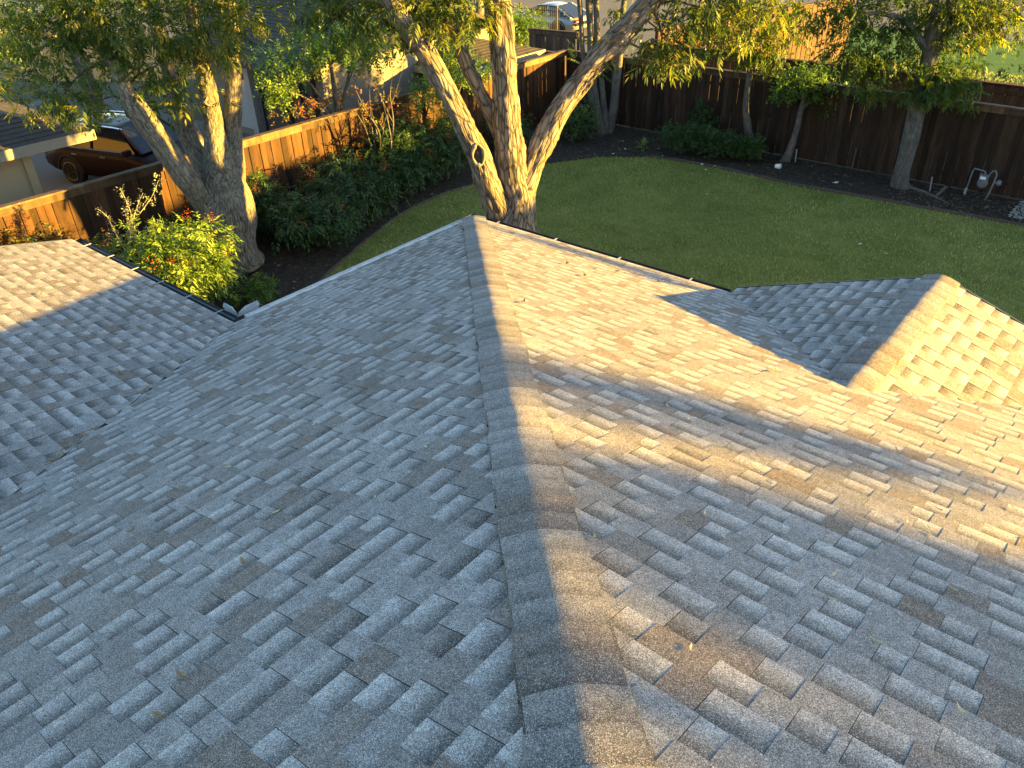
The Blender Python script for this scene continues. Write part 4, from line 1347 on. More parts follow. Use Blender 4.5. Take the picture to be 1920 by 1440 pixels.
# --- clump of bare grey stems in the far corner
TB3 = (-6.3, 12.45, 0)
root, w, ln = px_tree('tree', 'clump of slim grey stems in the far corner where the two fences meet', TB3, [
    [(1130, 258, 20), (1120, 205, 14), (1112, 150, 13), (1108, 90, 13), (1106, 40, 12), (1102, -20, 11), (1095, -100, 9)],
    [(1138, 258, 16), (1132, 200, 12), (1128, 150, 11), (1120, 80, 12), (1118, 10, 11), (1118, -60, 9)],
    [(1142, 255, 18), (1150, 200, 16), (1156, 150, 14), (1162, 100, 13), (1166, 40, 11), (1175, -40, 10)],
    [(1128, 255, 14), (1114, 200, 12), (1100, 150, 10), (1092, 90, 9), (1088, 20, 9), (1080, -60, 8)],
], M_BARK_S, seg=14, step=.08, flare=.05)
w.build('trunk', M_BARK_S, root)
cl = [(vp(px, py, TB3, off)[0], (rad,) * 3, n, ts) for (px, py, off, rad, n, ts) in ((1110, -90, 0, 1.1, 120, 0), (1180, -60, 0, .8, 80, .1), (1060, -110, 0, .9, 80, 0), (1170, 70, -.3, .25, 16, .1), (1160, 20, 0, .35, 30, 0))]
foliage('crown', root, M_LEAF_P, T_FAR, cl, (.4, .25), .5, .5, (.65, 1.05))

# --- trees on the neighbours' side
def plain_tree(label, base, hgt, r0, crowns, leaf, tmpl, tint, bark=M_BARK_L, name='tree', scale=(.8, 1.3)):
    root = empty(name, (0, 0, 0), label, 'tree')
    w = Wood(.0, seg=14, step=.15)
    b = np.array(base, float)
    top = b + np.array([random.uniform(-.3, .3), random.uniform(-.3, .3), hgt])
    w.limb([b - [0, 0, .05], b * .5 + top * .5 + [.1, 0, 0], top], [r0, r0 * .75, r0 * .45], flare=r0 * .4)
    for c in crowns:
        p = b * .45 + top * .55
        q = np.array(c[0], float)
        w.limb([p, (p + q) / 2 + [0, 0, .2], q], [r0 * .4, r0 * .25, r0 * .1], 8)
    w.build('trunk', bark, root)
    foliage('crown', root, leaf, tmpl, crowns, tint, .5, .4, scale)
    return root


plain_tree('big dark leafed tree behind the garage and red suv', (-21.5, 4.2, 0), 4.5, .3, [((-21, 3.5, 4.2), (2.2, 2.2, 1.7), 420, -.1), ((-22, 5.8, 3.6), (2., 2., 1.6), 360, -.1), ((-20.5, 1., 3.2), (1.6, 1.6, 1.2), 240, 0), ((-23, 2., 2.4), (2., 2., 1.4), 260, 0)], M_LEAF_D, T_OAK, (.4, .25))
plain_tree('broad dark tree directly behind the garage roof at the far left', (-20.5, -2.5, 0), 3.6, .25, [((-20.2, -2.5, 3.4), (1.8, 2., 1.3), 420, -.1), ((-19.6, -.2, 2.7), (1.3, 1.5, 1.1), 300, 0), ((-21.5, -5., 3.2), (1.8, 2., 1.2), 300, -.1)], M_LEAF_D, T_OAK, (.4, .25))
plain_tree('dark evergreen tree rising behind the barn door house', (-21.5, 10.5, 0), 4.8, .3, [((-21.3, 10, 4.6), (2.2, 2.2, 1.8), 420, -.1), ((-20.8, 8., 3.2), (1.8, 1.8, 1.3), 300, 0), ((-22.5, 12.5, 3.8), (2, 2, 1.5), 300, 0)], M_LEAF_D, T_OAK, (.35, .25))
plain_tree('dense dark tree behind the small tan shed', (-17.5, 17.5, 0), 4.2, .25, [((-17.2, 17, 3.9), (1.8, 1.8, 1.4), 360, 0), ((-15.6, 15.6, 3.), (1.4, 1.4, 1.1), 240, .05), ((-18.6, 15.6, 3.3), (1.6, 1.6, 1.2), 240, 0)], M_LEAF_D, T_OAK, (.45, .25))
plain_tree('green leafed tree with rust red lower twigs leaning over the side fence', (-8.95, 4.6, 0), 2.9, .09, [((-9.2, 4.9, 3.45), (.9, .9, .6), 260, .15), ((-9.7, 4.0, 3.1), (.8, .8, .55), 200, .1), ((-8.8, 5.7, 3.2), (.8, .8, .6), 220, .1), ((-9.4, 6.3, 3.5), (.8, .8, .55), 170, .05), ((-9.2, 3.2, 2.7), (.45, .45, .35), 90, .2)], M_LEAF_G, T_SHRUB, (.35, .25), M_BARK_S, scale=(1., 1.7))
rt_ = plain_tree('rust leafed sapling between the barn doors and the side fence', (-9.1, 3.9, 0), 2.2, .05, [((-8.9, 3.7, 2.3), (.35, .45, .2), 26, .1), ((-8.95, 4.8, 2.25), (.4, .45, .2), 26, .15), ((-9.0, 3.1, 2.15), (.3, .3, .2), 10, .0)], M_LEAF_R, T_SHRUB, (.45, .3), M_BARK_S, scale=(1., 1.5))
plain_tree('bright green small leafed tree seen between the shaggy stems', (-7.75, 7.6, 0), 2.6, .07, [((-7.6, 7.3, 2.7), (.65, .65, .55), 170, .2), ((-7.5, 6.6, 2.2), (.5, .5, .4), 110, .2), ((-7.7, 8.3, 2.4), (.6, .6, .5), 130, .1), ((-7.6, 7.5, 3.4), (.6, .6, .45), 120, .1), ((-7.4, 6.9, 1.6), (.35, .35, .35), 60, .15)], M_LEAF_G, T_SHRUB, (.45, .25), M_BARK_S, scale=(1., 1.6))
plain_tree('brown trunked tree standing beside the iron picket fence', (-20.3, 22.4, 0), 5.5, .26, [((-20.5, 22, 5.6), (2, 2, 1.3), 260, 0), ((-19, 23, 5.2), (1.5, 1.5, 1.), 160, 0)], M_LEAF_D, T_OAK, (.4, .25))
cm = empty('tree', (0, 0, 0), 'slender bare stemmed crape tree rising from the dark hedge by the side fence', 'tree')
w = Wood(0., seg=10, step=.12)
for i in range(6):
    a = i * 1.05; p = np.array([-7.6, 4.9, 0.]); d = np.array([math.cos(a) * .5, math.sin(a) * .5, 0])
    L_ = random.uniform(.75, 1.1); e_ = rng.normal(size=3) * [.12, .12, 0]
    w.limb([p + d * .12, p + d * .35 + e_ * .4 + [0, 0, .8 * L_], p + d * .6 - e_ * .3 + [0, 0, 1.6 * L_], p + d * .75 + e_ + [0, 0, 2.2 * L_], p + d * 1.1 + e_ * 1.6 + [0, 0, 2.7 * L_]], [.032, .026, .02, .013, .006], 8)
    for j in range(2):
        q = p + d * (.62 + .08 * j) + e_ * j * .5 + [0, 0, (1.6 + .4 * j) * L_]
        g_ = rng.normal(size=3) * [.2, .2, .05]
        w.limb([q, q + g_ * .6 + [0, 0, .3], q + g_ * 1.3 + [0, 0, .7]], [.012, .008, .004], 5)
w.build('trunk', M_BARK_S, cm)
foliage('crown', cm, M_LEAF_R, T_SHRUB, [((-7.6, 4.9, 2.5), (.8, .8, .4), 26, .1), ((-7.4, 4.4, 2.1), (.5, .5, .3), 10, .2), ((-7.6, 5.6, 2.2), (.5, .5, .3), 10, 0)], (.35, .3), .5, .3, (.8, 1.4))

# trees to the east, outside the frame, that throw the soft streaks over the right-hand roof slope
ex = empty('tree', (0, 0, 0), 'big spreading tree east of the house shading its right roof slope', 'tree')
w = Wood(0., seg=14, step=.15)
EB = np.array([34., 8.15, 2.5])
G_ = np.array([0, 0, -2.5])
w.limb([EB + G_, EB + [0, .2, 2.], EB + [.2, .5, 5.5], EB + [.1, .6, 8.]], [.46, .36, .3, .15], flare=.15)
w.limb([EB + [0, .3, 5.2], EB + [0, 2.6, 6.9], EB + [0, 5.2, 7.1], EB + [0, 6.3, 6.6], EB + [0, 6.5, 6.0], EB + [0, 6.15, 5.66], EB + [0, 5.75, 5.44]], [.2, .17, .12, .09, .07, .05, .03])
w.limb([EB + [.1, .5, 5.], EB + [.1, 3., 6.2], EB + [0, 5.5, 7.2]], [.18, .12, .05])
w.limb([EB + [.1, .5, 4.6], EB + [0, -2.5, 6.], EB + [0, -4.5, 7.2]], [.18, .12, .05])
w.build('trunk', M_BARK_L, ex)
foliage('crown', ex, M_LEAF_P, T_OAK, [(EB + [0, 5.85, 5.48], (.7, .24, .12), 26, 0), (EB + [0, 6.3, 5.8], (.7, .2, .14), 24, 0), (EB + [0, 6.4, 6.05], (.7, .16, .14), 16, 0), (EB + [0, 4.15, 5.86], (.8, .9, .22), 120, 0), (EB + [0, 4.6, 6.08], (.6, .4, .14), 22, 0), (EB + [0, 3.3, 5.55], (.9, 1.15, .3), 200, 0), (EB + [0, 2.0, 5.4], (.9, 1.0, .35), 150, 0), (EB + [0, 2.6, 5.72], (1., 1.3, .24), 130, 0), (EB + [0, .6, 5.5], (1.4, 2.0, .5), 300, 0), (EB + [0, -2.5, 6.4], (1.6, 2.2, 1.6), 400, 0), (EB + [0, 1., 8.4], (1.8, 2.6, 1.3), 240, 0), (EB + [0, -1., 4.9], (1.2, 1.6, .7), 300, 0)], (.45, .25), .5, .4, (1.1, 1.9))
ex2 = empty('tree', (0, 0, 0), 'thin bare tree east of the house throwing two streaks on the eave', 'tree')
w = Wood(0., seg=10, step=.15)
w.limb([(18.2, 8.2, 0), (18.2, 8.4, 2.6), (18.1, 8.9, 4.76), (18.1, 9.4, 4.95), (18.1, 10.3, 5.15), (18.1, 10.9, 5.29), (18.1, 11.6, 5.53)], [.13, .11, .09, .085, .075, .06, .03], flare=.05)
w.limb([(18.1, 8.95, 4.55), (18.1, 10.2, 4.6), (18.1, 11.3, 4.75)], [.07, .06, .03])
w.build('trunk', M_BARK_L, ex2)
foliage('crown', ex2, M_LEAF_P, T_OAK, [((18.1, 11.9, 5.35), (.3, .4, .15), 14, 0)], (.45, .25))


# ------------------------------------------------------------------ shrubs
def shrub(name, label, loc, rad, n, leaf, tmpl, tint=(.4, .25), berries=0, group=None, cat='shrub', scale=(.8, 1.3), stems=7, shift=0., shell=.4):
    root = empty(name, loc, label, cat, group)
    rx, ry, rz = rad
    b = MB()
    for i in range(stems):
        a = random.uniform(0, 6.28); q = random.uniform(.3, .8)
        b.tube([(0.03 * math.cos(a), .03 * math.sin(a), -.02), (rx * q * .4 * math.cos(a), ry * q * .4 * math.sin(a), rz * .8), (rx * q * math.cos(a), ry * q * math.sin(a), rz * 1.55)], [.014, .01, .005], 5)
    b.build('stem', M_BARK_S, root)
    cl = []
    k = 7
    for i in range(k):
        a = 2 * math.pi * i / k + random.uniform(-.4, .4); q = random.uniform(.25, .6)
        cl.append(((rx * q * math.cos(a), ry * q * math.sin(a), rz * random.uniform(.75, 1.35)), (rx * .62, ry * .62, rz * .62), n / k, shift + random.uniform(-.08, .08)))
    foliage('foliage', root, leaf, tmpl, cl, tint, .6, .1, scale, shell)
    for i in range(berries):
        a = random.uniform(0, 6.28); q = random.uniform(.5, .95)
        c = np.array([rx * q * math.cos(a), ry * q * math.sin(a), rz * random.uniform(1.05, 1.75)])
        m = MB()
        for j in range(34):
            p = c + rng.normal(size=3) * [.055, .055, .075]
            r = .0095
            m.poly([p + [r, 0, 0], p - [r, 0, 0], p + [0, r, 0], p - [0, r, 0], p + [0, 0, r], p - [0, 0, r]], [(0, 2, 4), (2, 1, 4), (1, 3, 4), (3, 0, 4), (2, 0, 5), (1, 2, 5), (3, 1, 5), (0, 3, 5)])
        tag(m.build('berry_cluster', M_BERRY, root), kind='stuff')
    return root


HG = 'dark berry shrubs in a row along the side fence'
for (x, y, rx, rz, nb, lab) in (
        (-6.35, 1.75, .95, .62, 5, 'dark red berried shrub directly right of the thick grey trunk'),
        (-6.9, 2.9, 1.0, .78, 4, 'broad dark berried shrub in the middle of the hedge row'),
        (-7.2, 4.0, .95, .8, 4, 'dark berried shrub below the slender crape stems'),
        (-7.35, 5.3, .95, .92, 3, 'dark shrub beside the left shaggy stem, second from the hedge end'),
        (-7.5, 6.6, .95, .9, 2, 'dark shrub at the far end of the hedge row'),
        (-7.6, 1.2, .7, .85, 2, 'tall dark shrub pressed between thick grey trunk and fence')):
    shrub('shrub', lab, (x, y, 0), (rx, rx, rz), 900, M_LEAF_D, T_NAND, (.4, .25), nb, HG, scale=(1., 1.5))
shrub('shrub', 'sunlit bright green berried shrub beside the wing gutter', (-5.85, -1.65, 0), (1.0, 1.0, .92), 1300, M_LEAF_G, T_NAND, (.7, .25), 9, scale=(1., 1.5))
shrub('shrub', 'small low green shrub at the foot of the sunlit berried shrub', (-5.15, -.75, 0), (.38, .38, .28), 160, M_LEAF_G, T_NAND, (.4, .25), 0, scale=(.9, 1.3))
shrub('shrub', 'green shrub with orange berry heads in front of the lit fence boards', (-7.4, -2.85, 0), (.95, .95, .8), 950, M_LEAF_G, T_NAND, (.6, .3), 5, scale=(1., 1.5))
shrub('shrub', 'rust orange leafed shrub at the left end of the lit fence', (-7.5, -4.3, 0), (.95, 1., .8), 950, M_LEAF_R, T_NAND, (.55, .3), 2, scale=(1., 1.5))
shrub('shrub', 'orange tinted thin shrub against the lit fence behind the green one', (-8.0, -3.3, 0), (.6, .8, .92), 420, M_LEAF_R, T_NAND, (.4, .3), 0, scale=(.9, 1.3))
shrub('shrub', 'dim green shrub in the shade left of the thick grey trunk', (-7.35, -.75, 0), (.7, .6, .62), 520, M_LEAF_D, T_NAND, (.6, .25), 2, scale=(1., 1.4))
BG = 'clipped round shrubs along the back fence'
for (px, py, rx, rz, lab) in ((1268, 293, .62, .42, 'leftmost low round shrub by the back fence'), (1332, 300, .6, .42, 'middle low round shrub by the back fence'), (1384, 306, .52, .34, 'rightmost low round shrub, beside the slender stem')):
    g = gnd(px, py)
    shrub('shrub', lab, (g[0], g[1] + .25, 0), (rx, rx * .8, rz), 620, M_LEAF_D, T_BOX, (.5, .22), 0, BG, scale=(.9, 1.4))
shrub('shrub', 'taller wispy dark shrub standing behind the round shrubs', (-3.3, 13.05, 0), (.4, .25, .62), 240, M_LEAF_D, T_SHRUB, (.45, .25))
shrub('shrub', 'feathery green shrub under the right shaggy stem near the far corner', (-6.55, 11.3, 0), (.7, .7, .62), 460, M_LEAF_D, T_SHRUB, (.75, .25))
shrub('shrub', 'loose green shrub seen right of the main shaggy stem', (-7.6, 9.6, 0), (.65, .65, .55), 420, M_LEAF_D, T_SHRUB, (.7, .25))
shrub('shrub', 'bright green shrub behind the side fence near the silver car', (-17.4, 21.8, 0), (1.5, 1.2, .95), 800, M_LEAF_G, T_OAK, (.4, .25), scale=(.7, 1.1))
shrub('shrub', 'tiny yellow green seedling in the bed before the round shrubs', (gnd(1205, 283)[0], gnd(1205, 283)[1], 0), (.12, .12, .12), 14, M_LEAF_G, T_SHRUB, (.8, .1), stems=2)

# spindly arching shrub with silvery leaves, above the wing roof
sp = empty('shrub', (-6.9, -2.35, 0), 'spindly arching shrub with small silvery leaves in front of the fence', 'shrub')
b = MB(); cl = []
SPB = (-6.9, -2.35, 0)
for path in ([(262, 500), (255, 440), (244, 395), (225, 352)], [(240, 470), (248, 420), (258, 385), (268, 362)], [(235, 470), (215, 435), (200, 405), (183, 392)], [(250, 440), (240, 410), (240, 392)], [(262, 400), (285, 368), (297, 338)], [(250, 480), (275, 445), (300, 425)]):
    P = [vp(x, y, SPB)[0] - np.array(SPB) for x, y in path]
    C, R = smooth_path(P, [.012, .009, .006, .004][:len(P)] if len(P) == 4 else [.009, .006, .004], .08)
    b.tube(C, list(R), 5)
    for i, c in enumerate(C[len(C) // 4:]):
        cl.append((c, (.06,) * 3, 3, 0.))
b.build('stem', plain('pale_stem', (.36, .32, .22), .8), sp)
foliage('foliage', sp, M_LEAF_S, twig_cluster(5, .1, .05, .022), cl, (.5, .3), .6, 0., (.7, 1.2))


# ------------------------------------------------------------------ grass, litter, edging, gravel
ELy = np.array([q[1] for q in EDGE_L]); ELx = np.array([q[0] for q in EDGE_L])
EBx = np.array([q[0] for q in EDGE_B]); EBy = np.array([q[1] for q in EDGE_B])


def in_lawn(x, y):
    return (x > np.interp(y, ELy, ELx)) & ((x < -3.8) | (y < np.interp(x, EBx, EBy)))


def blades(n, xr, yr, L, wd, name, mat, flat=.35, zc=.006, cond=None, tint=(.5, .22)):
    x = rng.uniform(*xr, n); y = rng.uniform(*yr, n)
    if cond is not None:
        jx = (vnoise(np.stack([x * 3.1, y * 3.1, x * 0], 1)) - .5) * .3; ok = cond(x + jx, y + jx)
        bare = vnoise(np.stack([x * .55 + 9, y * .55, x * 0], 1)) + vnoise(np.stack([x * 2.2, y * 2.2 + 5, x * 0], 1)) * .5
        ok &= (bare < .98) | (rng.random(n) < .45)
        x, y = x[ok], y[ok]
    n = len(x)
    P = np.stack([x, y, np.full(n, zc)], 1)
    a = rng.uniform(0, 2 * np.pi, n)
    tilt = rng.uniform(.2, 1., n) * flat * 2
    d = np.stack([np.cos(a) * np.sin(tilt), np.sin(a) * np.sin(tilt), np.cos(tilt)], 1)
    s = np.stack([-np.sin(a), np.cos(a), np.zeros(n)], 1)
    l = L * rng.uniform(.55, 1.3, n)[:, None]; w = wd * rng.uniform(.6, 1.3, n)[:, None]
    V = np.stack([P - s * w / 2, P + s * w / 2, P + d * l + np.stack([np.cos(a), np.sin(a), np.zeros(n)], 1) * l * .25], 1)
    pn = vnoise(np.stack([x * .8, y * .8, x * 0], 1)) - .5
    t = np.clip(tint[0] + pn * .5 + rng.normal(size=n) * tint[1], 0, 1)
    F = np.arange(n * 3).reshape(-1, 3)
    return tag(link(name, mesh(name, V.reshape(-1, 3), F, mat, False, {'tint': ('FLOAT', np.repeat(t, 3))})), kind='stuff')


blades(190000, (-6.6, 8.5), (-3.5, 12.2), .055, .014, 'grass', M_GRASS, cond=in_lawn)
blades(30000, (-7, 12), (16.8, 27), .09, .05, 'far_grass', M_GRASS, tint=(.6, .2))


def flakes(n, name, mat, xr, yr, size, cond, zc=.02, tint=(.45, .3)):
    x = rng.uniform(*xr, n); y = rng.uniform(*yr, n)
    ok = cond(x, y); x, y = x[ok], y[ok]; n = len(x)
    P = np.stack([x, y, zc + rng.uniform(0, .025, n)], 1)
    a = rng.uniform(0, 2 * np.pi, n)
    d = np.stack([np.cos(a), np.sin(a), rng.normal(size=n) * .25], 1); s = np.stack([-np.sin(a), np.cos(a), rng.normal(size=n) * .25], 1)
    l = (size * rng.uniform(.5, 1.4, n))[:, None]
    V = np.stack([P - d * l, P - s * l * .4 + [0, 0, .006], P + d * l, P + s * l * .4 + [0, 0, .008]], 1)
    q = np.arange(n)[:, None] * 4
    F = np.concatenate([q + [0, 1, 2], q + [0, 2, 3]], 0)
    t = np.clip(tint[0] + rng.normal(size=n) * tint[1], 0, 1)
    return tag(link(name, mesh(name, V.reshape(-1, 3), F, mat, False, {'tint': ('FLOAT', np.repeat(t, 4))})), kind='stuff')


flakes(26000, 'leaf_litter', M_LITTER, (-8.35, 7), (-5, 13.36), .04, lambda x, y: ~in_lawn(x, y), tint=(.45, .3))
flakes(500, 'bark_mulch', M_LITTER, (2.5, 6.2), (11.7, 13.3), .05, lambda x, y: ~in_lawn(x, y), tint=(.75, .2))


flakes(900, 'lawn_litter', M_LITTER, (-6, 8), (-2, 12), .022, in_lawn, zc=.045, tint=(.85, .2))


gv = MB()
for i in range(900):
    x = 4.9 + abs(random.gauss(0, .9)); y = random.uniform(12.1, 13.33)
    if x > 8.5: continue
    r = random.uniform(.012, .035); a = random.uniform(0, 6.28)
    p = np.array([x, y, .02 + r * .3]); ca, sa = math.cos(a) * r, math.sin(a) * r
    gv.poly([p + [ca, sa, 0], p + [-sa * .8, ca * .8, .2 * r], p + [-ca, -sa, 0], p + [sa * .8, -ca * .8, 0], p + [0, 0, r * .7]], [(0, 1, 4), (1, 2, 4), (2, 3, 4), (3, 0, 4)])
tag(gv.build('gravel', M_GRAVEL), kind='stuff')


def edging(label, pts, w, hgt, seglen):
    root = empty('bed_edging', (0, 0, 0), label, 'edging')
    P, _ = smooth_path([(x, y, 0) for x, y in pts], [0] * len(pts), .12)
    ln = np.concatenate([[0], np.cumsum(np.linalg.norm(np.diff(P, axis=0), axis=1))])
    s = 0.
    while s < ln[-1] - .2:
        L = seglen * random.uniform(.7, 1.25); e = min(s + L - .012, ln[-1])
        q = [np.array([np.interp(t, ln, P[:, 0]), np.interp(t, ln, P[:, 1]), 0]) for t in np.linspace(s, e, 4)]
        m = MB(); hh = hgt * random.uniform(.8, 1.2)
        pts_ = []
        for i, c in enumerate(q):
            d = q[min(i + 1, 3)] - q[max(i - 1, 0)]; d /= np.linalg.norm(d); n = np.array([-d[1], d[0], 0])
            ww = w * random.uniform(.85, 1.1)
            pts_ += [c - n * ww / 2 + [0, 0, -.01], c - n * ww * .42 + [0, 0, hh], c + n * ww * .42 + [0, 0, hh * random.uniform(.9, 1.1)], c + n * ww / 2 + [0, 0, -.01]]
        m.poly(pts_, [(i * 4 + k, i * 4 + k + 1, i * 4 + k + 5, i * 4 + k + 4) for i in range(3) for k in range(3)] + [(0, 1, 2, 3), (15, 14, 13, 12)])
        m.build('edging_stone', M_STONE, root)
        s += L
    return root


edging('low brown edging curving between lawn and the back fence bed', EDGE_B[:-2], .085, .06, .5)
edging('low brown edging between the grass strip and the dark berry hedge', EDGE_L[1:8], .06, .04, .45)

# ------------------------------------------------------------------ gas meter and small yard things
g = gnd(1825, 372)
GM = (4.12, 13.02, 0)
gm = empty('gas_meter', GM, 'grey gas meter with bent pipes in front of the back fence at right', 'gas meter')
b = MB(); b.tube([(-.34, -.05, -.02), (-.33, -.05, .3), (-.31, -.05, .62), (-.29, -.05, .68), (-.1, -.03, .655), (-.05, -.03, .64), (-.04, -.03, .5)], .018, 10); b.build('inlet_pipe', M_GREYM, gm, True)
b = MB(); b.tube([(-.345, -.05, .06), (-.34, -.05, .2)], .033, 8); b.build('riser_valve', M_STEEL, gm)
b = MB()
for (yy, r) in ((0,),) and ((0, 0),):
    pass
b.tube([(-.05, .07, .36), (-.05, .045, .36), (-.05, -.02, .36), (-.05, -.045, .36)], [.08, .115, .115, .09], 22); b.tube([(-.05, -.045, .36), (-.05, -.07, .36)], [.07, .06], 20); b.obox((-.05, .02, .5), (.10, 0, 0), (0, .05, 0), (0, 0, .07))
b.build('meter_body', M_GREYM, gm)
b = MB(); b.obox((-.06, -.055, .50), (.06, 0, 0), (0, .02, 0), (0, 0, .03)); b.build('index_dial', M_PVC, gm)
b = MB(); b.tube([(.05, -.02, .52), (.06, -.02, .62), (.1, -.02, .69), (.15, -.02, .69), (.19, -.02, .62), (.185, -.03, .45), (.16, -.06, .2), (.11, -.12, -.02)], .019, 10); b.build('outlet_pipe', M_GREYM, gm, True)
b = MB(); b.tube([(.24, -.03, .44), (.27, -.03, .44), (.31, -.03, .44), (.34, -.03, .44)], [.05, .075, .075, .04], 16); b.bar((.18, -.03, .44), (.26, -.03, .44), .04, .04); b.build('regulator', M_GREYM, gm)


def stake(label, px0, py0, px1, py1, r, mat):
    g = gnd(px0, py0)
    p, k = vp(px1, py1, g)
    root = empty('stake', tuple(g), label, 'stake')
    m = MB(); m.tube([(0, 0, -.03), tuple((p - g) * .96)], r, 8); m.build('shaft', mat, root)
    m = MB(); m.tube([tuple((p - g) * .94), tuple(p - g), tuple((p - g) * 1.015)], [r * 1.25, r * 1.25, r * .6], 8); m.build('cap', mat, root)


stake('thin pale stake standing by the crooked stemmed tree', 1491, 305, 1494, 280, .018, M_STEEL)
stake('thin grey stake right of the leaning smooth trunk', 1743, 360, 1748, 332, .018, M_STEEL)
stake('short dark stake against the fence left of the leaning trunk', 1597, 319, 1606, 278, .018, M_GREYW)
g = gnd(1752, 372); q, _ = vp(1774, 350, g, .35)
bo = empty('board_scrap', tuple(g), 'narrow wooden board lying aslant between grey stake and gas meter', 'board')
m = MB(); m.bar((0, 0, .02), tuple(q - g), .07, .025); m.build('plank', M_GREYW, bo)
m = MB(); m.bar(tuple((q - g) * .5 + np.array([0, 0, .016])), tuple((q - g) * .52 + np.array([0, 0, .016])), .075, .012); m.build('cleat', M_GREYW, bo)
g = gnd(1457, 317)
cu = empty('paper_cup', (g[0], g[1], .0), 'small white paper cup lying in the dark bed by the crooked stem', 'cup')
m = MB(); m.tube([(-.06, 0, .07), (.07, .03, .075)], [.052, .072], 14, cap=False); m.tube([(-.06, 0, .07), (-.058, 0, .07)], [.05, .05], 14); m.build('cup_wall', M_PVC, cu)
m = MB(); m.tube([(.068 + .0 * math.cos(t), .03 + .073 * math.cos(t), .075 + .073 * math.sin(t)) for t in np.linspace(0, 2 * math.pi, 17)], .006, 6); m.build('rim', M_PVC, cu)
g = gnd(1560, 344)
m = MB(); m.poly([(0, 0, .02), (.12, .02, .03), (.13, .09, .05), (.05, .1, .03), (.0, .06, .025)], [(0, 1, 2, 3, 4)]); m.poly([(0, 0, .016), (.12, .02, .026), (.13, .09, .046), (.05, .1, .026), (.0, .06, .021)], [(4, 3, 2, 1, 0)])
o = m.build('paper_scrap', M_PVC); o.location = tuple(g); tag(o, 'crumpled white paper scrap in the bed left of the leaning trunk', 'paper')


# fallen leaves: curled little blades
def leaf_me(L, w, curl, mat, seed):
    rs = random.Random(seed); v, f = [], []
    n = 5
    for i in range(n):
        t = i / (n - 1); x = (t - .5) * L
        ww = w * math.sin(math.pi * (.08 + .88 * t)) / 2
        z = curl * (4 * (t - .5) ** 2) + .004
        tw = rs.uniform(-.004, .004)
        v += [(x, -ww, z + abs(ww) * .5 + tw), (x, 0, z), (x, ww, z + abs(ww) * .6 - tw)]
    for i in range(n - 1):
        for k in range(2): f.append((i * 3 + k, i * 3 + 3 + k, i * 3 + 4 + k, i * 3 + 1 + k))
    n0 = len(v); v += [(x, y, z - .0012) for x, y, z in v]; f += [tuple(q + n0 for q in g)[::-1] for g in f]
    return mesh('fallen_leaf', v, f, mat)


LM = [leaf_me(.075, .016, .012, M_STRAW, 1), leaf_me(.06, .022, .016, M_DRY, 2), leaf_me(.085, .03, .022, M_DRY, 3), leaf_me(.05, .012, .006, M_STRAW, 4), leaf_me(.1, .034, .03, M_DRY, 5)]
LP = leaf_me(.13, .09, .02, plain('pale_fallen_leaf', (.55, .5, .4), .8, var=.3, scale=40.), 6)


def on_plane(pl, px, py):
    d = ray(px, py)
    return CC + d * (((pl.O - CC) @ pl.N) / (d @ pl.N))


def drop_leaf(pl, px, py, me_, label, group, s=1.):
    p = on_plane(pl, px, py) + pl.N * .014
    o = bpy.data.objects.new('fallen_leaf', me_)
    COL.objects.link(o)
    a = random.uniform(0, 6.28)
    x = pl.U * math.cos(a) + pl.S * math.sin(a); y = np.cross(pl.N, x)
    for_m = Matrix.Identity(4)
    for r in range(3):
        for_m[r][0] = x[r] * s; for_m[r][1] = y[r] * s; for_m[r][2] = pl.N[r] * s; for_m[r][3] = p[r]
    o.matrix_world = for_m
    tag(o, None, 'leaf', group)
    LEAVES.setdefault(label, []).append((px, o))


LEAVES = {}
GL = 'narrow dry leaves scattered over the sunny right roof slope'
for (px, py) in ((1113, 1012), (1293, 1222), (1550, 1278), (1797, 1338), (1355, 1013), (1413, 1048), (1498, 1074), (1556, 1130), (1642, 1210), (1700, 985), (1758, 960), (1640, 975), (1550, 1012), (1782, 1110), (1797, 1126), (1610, 985), (1200, 905), (1246, 708), (1119, 708), (1480, 885), (1440, 910), (1745, 1008), (1860, 915), (1900, 960), (1835, 905), (1500, 880), (1560, 1085), (1320, 970), (1290, 790), (1250, 766)):
    drop_leaf(PL['right'], px, py, random.choice((LM[0], LM[3], LM[0])), 'straw coloured leaf from the left on the sunny right roof slope', GL, .72)
for (px, py) in ((980, 571), (1123, 506), (1140, 508), (1155, 512), (1170, 515), (1245, 532), (1232, 530), (1062, 497), (1095, 520), (1680, 850), (1450, 700)):
    drop_leaf(PL['right'], px, py, random.choice((LM[1], LM[2], LM[4])), 'brown curled leaf from the left along the right eave', 'brown leaves low on the right roof slope')
for (px, py) in ((345, 1275), (460, 1060), (305, 1350), (545, 925), (825, 846), (800, 843), (795, 552), (776, 522), (705, 938), (430, 880), (360, 840), (590, 800), (640, 700), (250, 1000), (185, 905), (520, 965), (700, 610)):
    drop_leaf(PL['left'], px, py, random.choice(LM[:4]), 'small dry leaf from the left on the shaded left roof slope', 'dry leaves on the shaded left roof slope', .75)
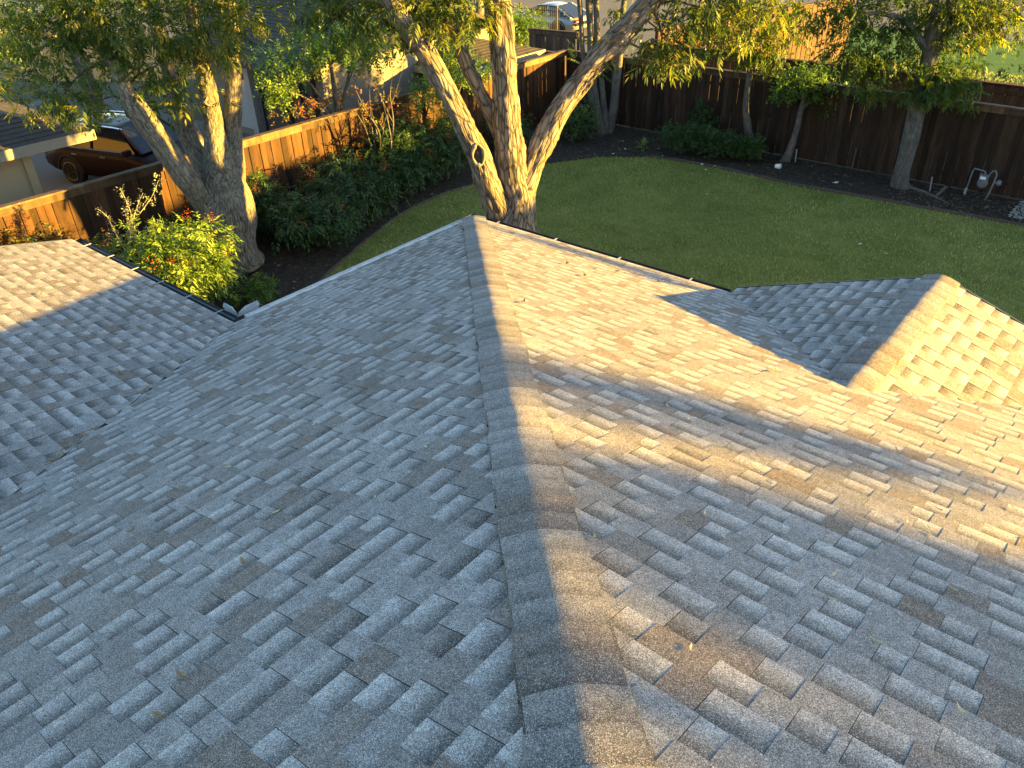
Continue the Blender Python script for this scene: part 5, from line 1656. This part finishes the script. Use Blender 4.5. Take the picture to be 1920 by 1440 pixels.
for (px, py) in ((413, 626), (406, 630), (372, 656), (385, 640), (272, 735), (280, 732), (262, 740), (206, 787), (215, 783), (225, 775), (180, 808), (110, 860), (100, 866), (120, 855), (340, 680), (160, 820), (95, 872)):
    drop_leaf(PL['wing'], px, py, random.choice((LM[1], LM[2], LM[4])), 'brown leaf from the left in the valley beside the wing', 'brown leaves caught in the left valley', .75)
for (px, py) in ((268, 621), (262, 618), (222, 700), (230, 703), (165, 505), (77, 554), (275, 543), (285, 540), (295, 537), (305, 533)):
    drop_leaf(PL['wing'], px, py, random.choice((LM[1], LM[2], LM[4])), 'loose brown leaf from the left on the wing shingles', 'loose leaves on the left wing', .8)
for (px, py) in ((1368, 583), (1378, 588), (1388, 594), (1396, 598), (1410, 607), (1430, 624), (1434, 620), (1470, 650), (1477, 654), (1490, 664), (1497, 660), (1385, 596), (1455, 640), (1465, 648), (1360, 578), (1532, 645), (1405, 605), (1478, 658)):
    drop_leaf(PL['gable_l'], px, py, random.choice((LM[1], LM[2], LM[4])), 'brown leaf from the left along the side gable valley', 'brown leaves along the gable valley', .8)
for (px, py) in ((1330, 330), (1323, 322), (1357, 280), (1172, 283), (1612, 462), (1660, 480), (1150, 292), (1235, 282), (1325, 368), (1167, 268), (1162, 285), (1242, 296), (1316, 312), (1340, 315)):
    g = gnd(px, py)
    o = bpy.data.objects.new('fallen_leaf', LP); COL.objects.link(o)
    o.location = (g[0], g[1], .045); o.rotation_euler = (random.uniform(-.3, .3), random.uniform(-.3, .3), random.uniform(0, 6.28)); o.scale = (.62, .62, .62)
    tag(o, None, 'leaf', 'pale leaves fallen on the lawn')
    LEAVES.setdefault('pale fallen leaf from the left on the grass before the back fence', []).append((px, o))
ORD = 'first second third fourth fifth sixth seventh eighth ninth tenth eleventh twelfth thirteenth fourteenth fifteenth sixteenth seventeenth eighteenth nineteenth twentieth'.split()
ORD += ['twenty ' + q for q in ORD[:9]] + ['thirtieth'] + ['thirty ' + q for q in ORD[:9]]
for lab, lst in LEAVES.items():
    for i, (px, o) in enumerate(sorted(lst, key=lambda q: q[0])):
        o['label'] = ORD[i] + ' ' + lab
